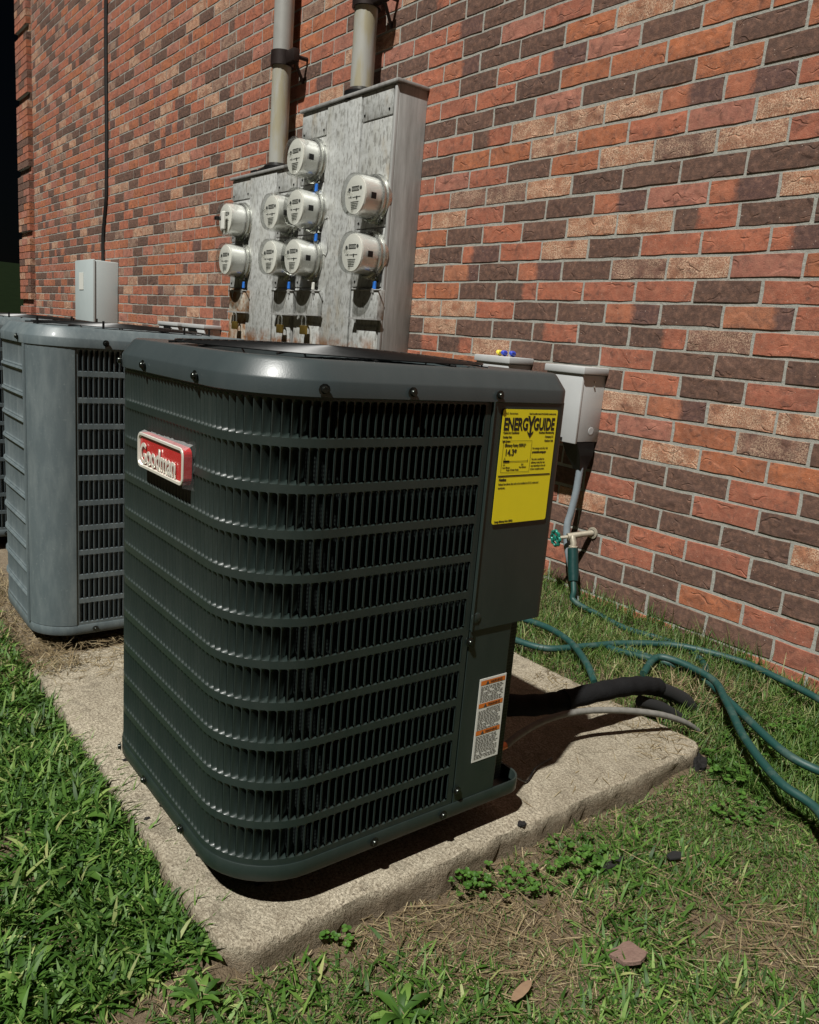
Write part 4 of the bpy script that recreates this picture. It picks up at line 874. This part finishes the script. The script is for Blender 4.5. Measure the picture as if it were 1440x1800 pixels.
# front lawn
def zone(x, y):
    """0 bare, 1 lush"""
    v = vnoise(x, y, 4.5, 4)*.6+vnoise(x, y, 11, 5)*.4
    near = sm(-1.03, -.90, x)               # distance from the pad's front edge
    lush = cloud(x, y, -.80, -1.98, .22)*1.2+cloud(x, y, -1.08, -2.25, .25)*1.3+cloud(x, y, -.62, -1.72, .22)*1.1+cloud(x, y, -.80, -1.20, .17)*.9+cloud(x, y, -.62, -1.45, .15)*.7+cloud(x, y, -.80, -.60, .35)+cloud(x, y, -.4, -.75, .2)*.6
    right = cloud(x, y, -.52, -1.12, .24)+cloud(x, y, -.78, -.98, .13)
    bare = right*.30+cloud(x, y, -.92, -1.66, .17)*1.1+cloud(x, y, -.83, -1.50, .15)*1.1+cloud(x, y, -.60, -1.16, .13)*.9+cloud(x, y, -.97, -1.88, .11)*1.1+cloud(x, y, -.70, -1.62, .08)*.7+cloud(x, y, -.92, -1.05, .07)*.6
    return np.clip(lush+.5*(v > .40)+.24-bare*1.05, 0, 1)*(.25+.75*near)
def df(x, y): return np.where((x > -.985) | (y < -2.10), zone(x, y), 0)*np.where(y < .0, 1, 0)
q = scatter(82000, -1.3, .25, -2.6, -.01, df); n = len(q); wide = rng.uniform(0, 1, n) < .16*(q[:, 1] < -1.0)
blades('grass', q, np.where(wide, rng.uniform(.03, .058, n), rng.uniform(.012, .036, n)), np.where(wide, rng.uniform(.0040, .0075, n), rng.uniform(.0014, .0036, n)), rng.uniform(.35, 1.3, n), rng.uniform(.05, .45, n), GR, 'patchy green grass in front of the pad')
def dt(x, y): return np.where(x > -.985, .45+.4*vnoise(x, y, 6, 8), 0)*(1-.62*np.clip(cloud(x, y, -.92, -1.66, .17)+cloud(x, y, -.83, -1.50, .13)+cloud(x, y, -.97, -1.88, .10)+.6*cloud(x, y, -.60, -1.16, .10), 0, 1))*np.where(y < .0, 1, 0)
q = scatter(80000, -1.0, .25, -2.4, -.01, dt); n = len(q)
blades('mown_grass', q, rng.uniform(.010, .034, n), rng.uniform(.0012, .0030, n), rng.uniform(.5, 1.45, n), rng.uniform(-.1, .4, n), GR2, 'short thin mown grass over the soil in front')
q = scatter(24000, -1.3, .25, -2.5, -.01, lambda x, y: np.where((x > -.99) | (y < -2.1), .25+.45*vnoise(x, y, 7, 9)+.5*cloud(x, y, -.88, -1.6, .25), 0)); n = len(q)
blades('dead_grass', q, rng.uniform(.012, .045, n), rng.uniform(.0009, .0022, n), rng.uniform(1.2, 1.62, n), rng.uniform(-.08, .1, n), DRY, 'short dead grass clippings on the soil', lift=.005)
# between pad and wall
def dbk(x, y): return np.where((y > -.69) | (x > -.985), 1, 0)*(y < -.004)*(.35+.65*vnoise(x, y, 8, 6))
q = scatter(38000, -5.0, .2, -.72, -.004, dbk); n = len(q)
blades('grass', q, rng.uniform(.03, .085, n), rng.uniform(.0015, .004, n), rng.uniform(.1, .9, n), rng.uniform(.05, .45, n), GR2, 'thin longer grass between the pad and the wall')
q = scatter(20000, -1.15, .2, -.80, -.01, lambda x, y: np.where(x > -.98, 1, .3)*(.3+.7*vnoise(x, y, 9, 6))*(y > -.69)); n = len(q)
blades('grass', q, rng.uniform(.025, .06, n), rng.uniform(.002, .0055, n), rng.uniform(.3, 1.1, n), rng.uniform(.05, .45, n), GR, 'green grass around the hoses at the right')
q = scatter(900, -3.0, .2, -.06, -.006, lambda x, y: np.ones_like(x)*(.2+.8*(vnoise(x, y, 5, 2) > .4))); n = len(q)
blades('tall_grass', q, rng.uniform(.06, .15, n), rng.uniform(.0015, .0035, n), rng.uniform(.05, .6, n), rng.uniform(.05, .4, n), GR2, 'taller grass stems at the foot of the wall')
q = scatter(5000, -2.4, -.985, -.68, -.1, lambda x, y: .3+.7*vnoise(x, y, 8, 6)); n = len(q)
blades('dead_grass', q, rng.uniform(.02, .07, n), rng.uniform(.001, .0025, n), rng.uniform(1.0, 1.6, n), rng.uniform(-.1, .15, n), DRY, 'dead straw between the pad and the wall', lift=.008)
# straw on the pad
def don(x, y): return sm(-2.05, -2.3, x)*.9*(x > -2.5)+(.9*sm(-.98, -.76, y)+.10*sm(-1.35, -1.1, y))*(x > -1.55)*(y < -.685)*(vnoise(x, y, 10, 4)*.8+.1)
q = scatter(3200, -2.5, -1.01, -2.055, -.69, lambda x, y: don(x, y)*((x < -1.76) | (y > -1.34))*1.0); n = len(q)
blades('straw', q, rng.uniform(.02, .06, n), rng.uniform(.0010, .0022, n), rng.uniform(1.47, 1.60, n), rng.uniform(-.02, .02, n), DRY, 'dry straw strewn on the concrete pad', zoff=np.full(n, .001), lift=.0015)
q = scatter(7000, -4.5, -2.2, -2.3, -1.95, lambda x, y: sm(-2.30, -2.12, y)*(.4+.6*vnoise(x, y, 9, 4))); n = len(q)
blades('dead_grass', q, rng.uniform(.02, .06, n), rng.uniform(.0012, .003, n), rng.uniform(.8, 1.6, n), rng.uniform(-.1, .2, n), DRY, 'dead grass heaped against the older unit', zoff=np.where(onpad(q[:, 0], q[:, 1]), np.where(q[:, 0] > -2.35, .0, -.03), gz(q[:, 0], q[:, 1])), lift=.004)
q = np.stack([rng.normal(-1.22, .09, 700), rng.normal(-.42, .09, 700)], -1); n = len(q)
blades('dead_grass', q, rng.uniform(.03, .10, n), rng.uniform(.001, .0026, n), rng.uniform(.7, 1.6, n), rng.uniform(-.1, .3, n), DRY, 'dead grass tangled over the hoses and the black pipe', lift=.02)
q = np.stack([rng.uniform(-1.9, -.7, 2600), rng.uniform(-.68, -.05, 2600)], -1); n = len(q)
blades('grass', q, rng.uniform(.04, .10, n), rng.uniform(.0015, .0036, n), rng.uniform(.2, 1.0, n), rng.uniform(.1, .6, n), GR2, 'long grass arching over the hoses', lift=.004)
# long straws
q = scatter(520, -1.0, -.45, -1.95, -1.0, lambda x, y: cloud(x, y, -.92, -1.62, .2)+cloud(x, y, -.60, -1.2, .2)+.15); n = len(q)
blades('straw', q, rng.uniform(.03, .13, n), rng.uniform(.0010, .0024, n), rng.uniform(1.35, 1.58, n), rng.uniform(-.03, .06, n), DRY, 'long pale straws lying on the bare soil', lift=.010)
q = np.stack([rng.uniform(-2.3, -1.08, 1500), rng.normal(-2.080, .016, 1500)+.02*np.sin(rng.uniform(-2.3, -1.1, 1500)*9)], -1); q = q[vnoise(q[:, 0], q[:, 1], 11, 5) > .38]; n = len(q)
blades('grass', q, rng.uniform(.025, .085, n), rng.uniform(.0018, .0050, n), rng.uniform(.4, 1.2, n), rng.uniform(.1, .5, n), GR, 'grass blades leaning over the pad edge', az=rng.normal(math.pi/2-.2, .7, n))
# clover-like weeds: each plant a thing
def weed(x, y, r_, nl, label, size):
    z = float(gz(x, y)); b = MB(); rw = random.Random(int((x+9)*1e4))
    for i in range(nl):
        a = rw.uniform(0, 6.28); d = r_*math.sqrt(rw.random()); h = rw.uniform(.006, .034); lx, ly = x+d*math.cos(a), y+d*math.sin(a)
        b.tube([(x+d*.3*math.cos(a), y+d*.3*math.sin(a), z-.003), (lx, ly, z+h)], .0006, 3, cap=False)
        for k in range(3):
            th = a+k*2.094; s_ = size*rw.uniform(.8, 1.2); n = 7; tx, ty = rw.uniform(-.35, .35), rw.uniform(-.35, .35); cx_, cy_ = lx+math.cos(th)*s_*.55, ly+math.sin(th)*s_*.55
            ring = [(cx_+math.cos(2*math.pi*j/n)*s_*.52, cy_+math.sin(2*math.pi*j/n)*s_*.52) for j in range(n)]
            b.add([(cx_, cy_, z+h-.001)]+[(p[0], p[1], z+h+.0015+(p[0]-lx)*tx+(p[1]-ly)*ty) for p in ring], [(0, 1+j, 1+(j+1) % n) for j in range(n)])
    return tag(b.build('clover_plant', WEED, None, True, origin=(x, y, z)), label, 'weed', 'small round-leaved weeds')
for x, y, r_, nl, lab, s_ in ((-.975, -1.565, .028, 14, 'small round-leaved weed against the pad front, left of the straw', .011), (-.93, -1.49, .040, 22, 'round-leaved weed cluster on bare soil in front of the pad', .011), (-.89, -1.42, .030, 12, 'weed sprig on the bare soil right of the larger cluster', .010),
    (-.90, -1.30, .045, 26, 'bright round-leaved weeds below the dark lump on the pad', .012), (-.985, -1.86, .02, 6, 'tiny pair of round leaves at the pad face', .012), (-.93, -.64, .06, 46, 'bright green weed clump beside the pad corner', .015), (-.97, -.52, .05, 30, 'bright weed clump behind the pad corner', .014), (-.98, -.30, .04, 20, 'small bright weeds under the hoses near the wall', .013), (-.82, -.80, .05, 20, 'weeds in the grass right of the pad corner', .012)):
    weed(x, y, r_*1.55, int(nl*1.5), lab, s_*.78)
def rosette(x, y, label, L, n_, z=None, mat=None):
    z = float(gz(x, y)) if z is None else z; b = MB(); rw = random.Random(int((x+7)*1e4+n_))
    for i in range(n_):
        a = 6.283*i/n_+rw.uniform(-.3, .3); l = L*rw.uniform(.7, 1.15); w = l*.12; rise = rw.uniform(.3, .9); pts = []
        for k in range(7):
            f_ = k/6; rr = l*f_; zz = z+.004+l*rise*.5*math.sin(f_*2.2); ww = w*(math.sin(math.pi*min(1, f_*.95+.05))**.7)*(1+.25*(k % 2))
            cx_, cy_ = x+math.cos(a)*rr, y+math.sin(a)*rr; pts.append([(cx_-math.sin(a)*ww, cy_+math.cos(a)*ww, zz+ww*.35), (cx_, cy_, zz), (cx_+math.sin(a)*ww, cy_-math.cos(a)*ww, zz+ww*.35)])
        b.loft(pts, closed=False)
    return tag(b.build('broadleaf_weed', mat or GR, None, True, origin=(x, y, z)), label, 'weed', 'broad-leaved weeds in the grass')
for x, y, lab, L, n_ in ((-1.055, -2.085, 'toothed broad-leaved weed at the near corner of the pad', .055, 8), (-.80, -1.86, 'broad-leaved weed in the lush grass at the bottom, right of centre', .075, 9), (-1.50, -2.16, 'broad-leaved weed left of the pad in the lawn', .08, 8), (-1.35, -2.20, 'broad-leaved weed nearest the pad edge in the left lawn', .085, 9), (-1.16, -2.33, 'broad-leaved weed at the lower left corner', .08, 9), (-.86, -1.27, 'broad-leaved weed in the grass below the pad corner', .05, 8), (-.98, -2.12, 'broad-leaved weed below the pad corner', .06, 7)):
    rosette(x, y, lab, L*.75, n_+3)
# litter on the ground
def slab_piece(name, pts, z, th, mat, label, cat, tilt=(0, 0)):
    b = MB(); n = len(pts); cx_ = sum(p[0] for p in pts)/n; cy_ = sum(p[1] for p in pts)/n
    f = lambda p, dz: (p[0], p[1], z+dz+(p[0]-cx_)*tilt[0]+(p[1]-cy_)*tilt[1]); g_ = lambda p, k: (cx_+(p[0]-cx_)*k, cy_+(p[1]-cy_)*k)
    b.loft([[f(p, 0) for p in pts], [f(p, th*.8) for p in pts], [f(g_(p, .94), th) for p in pts]]); b.add([f(g_(p, .94), th) for p in pts], [tuple(range(n))]); return tag(b.build(name, mat, None, origin=(cx_, cy_, z)), label, cat)
t = NT('brick_fragment'); t.bs(col=t.mix(t.noise(70, 4), (.13, .075, .060), (.21, .135, .105)), rough=.9); t.bump(t.noise(200, 3), .8, .003)
slab_piece('brick_fragment', [(-.649, -1.440), (-.651, -1.425), (-.656, -1.412), (-.672, -1.4115), (-.688, -1.407), (-.700, -1.407), (-.704, -1.418), (-.703, -1.436), (-.706, -1.450), (-.700, -1.462), (-.684, -1.461), (-.668, -1.464), (-.656, -1.452)], -.060, .009, t.m, 'flat reddish brick fragment lying in the grass at the lower right', 'brick fragment', (.25, .05))
slab_piece('dead_leaf', [(-.708, -1.695), (-.706, -1.680), (-.709, -1.664), (-.714, -1.652), (-.722, -1.642), (-.729, -1.645), (-.731, -1.658), (-.729, -1.672), (-.724, -1.686), (-.716, -1.697)], -.045, .0012, simple('dead_leaf', (.22, .14, .085), .7, 0, .3, 80), 'curled tan dead leaf in the grass at the bottom', 'leaf', (.3, .1))
slab_piece('bark_scrap', [(-.85, -1.30), (-.846, -1.25), (-.856, -1.215), (-.866, -1.235), (-.864, -1.29)], -.055, .007, simple('dark_bark', (.006, .005, .004), .95, 0, .4, 90, .002), 'narrow black scrap of bark in the grass below the pad', 'scrap')
slab_piece('bark_scrap', [(-.80, -1.13), (-.79, -1.105), (-.802, -1.085), (-.815, -1.10), (-.813, -1.125)], -.056, .004, simple('dark_bark2', (.007, .007, .007), .95, 0, .4, 90, .002), 'small black scrap in the grass at the right', 'scrap')
def lump(name, c_, s_, mat, label, cat, seed):
    bm = bmesh.new(); bmesh.ops.create_icosphere(bm, subdivisions=3, radius=1); rl = random.Random(seed); ph = [rl.uniform(0, 6) for _ in range(6)]
    for v in bm.verts:
        p = v.co; k = 1+.22*math.sin(p.x*4+ph[0])*math.sin(p.y*5+ph[1])+.16*math.sin(p.z*9+ph[2]+p.x*6)+rl.uniform(-.07, .07); v.co = Vector((p.x*s_[0]*k, p.y*s_[1]*k, p.z*s_[2]*k))
    me = bpy.data.meshes.new(name); bm.to_mesh(me); bm.free(); me.materials.append(mat); o = bpy.data.objects.new(name, me); COL.objects.link(o); o.location = c_; return tag(o, label, cat)
CH = simple('black_crust', (.006, .005, .0045), .95, 0, .5, 120, .003)
lump('tar_lump', (-1.005, -1.385, .002), (.008, .011, .004), CH, 'small black lump on the edge of the pad right of the new unit', 'lump', 1)
lump('rotten_root', (-.985, -.735, -.045), (.016, .02, .035), CH, 'black rotten root under the far corner of the pad', 'root', 2)
lump('pebble', (-1.66, -2.005, .002), (.005, .012, .003), CH, 'small dark twig bit on the pad left of the new unit', 'debris', 3)
lump('pebble', (-1.42, -2.045, .001), (.004, .006, .002), CH, 'tiny dark speck on the pad near the louvered side', 'debris', 4)
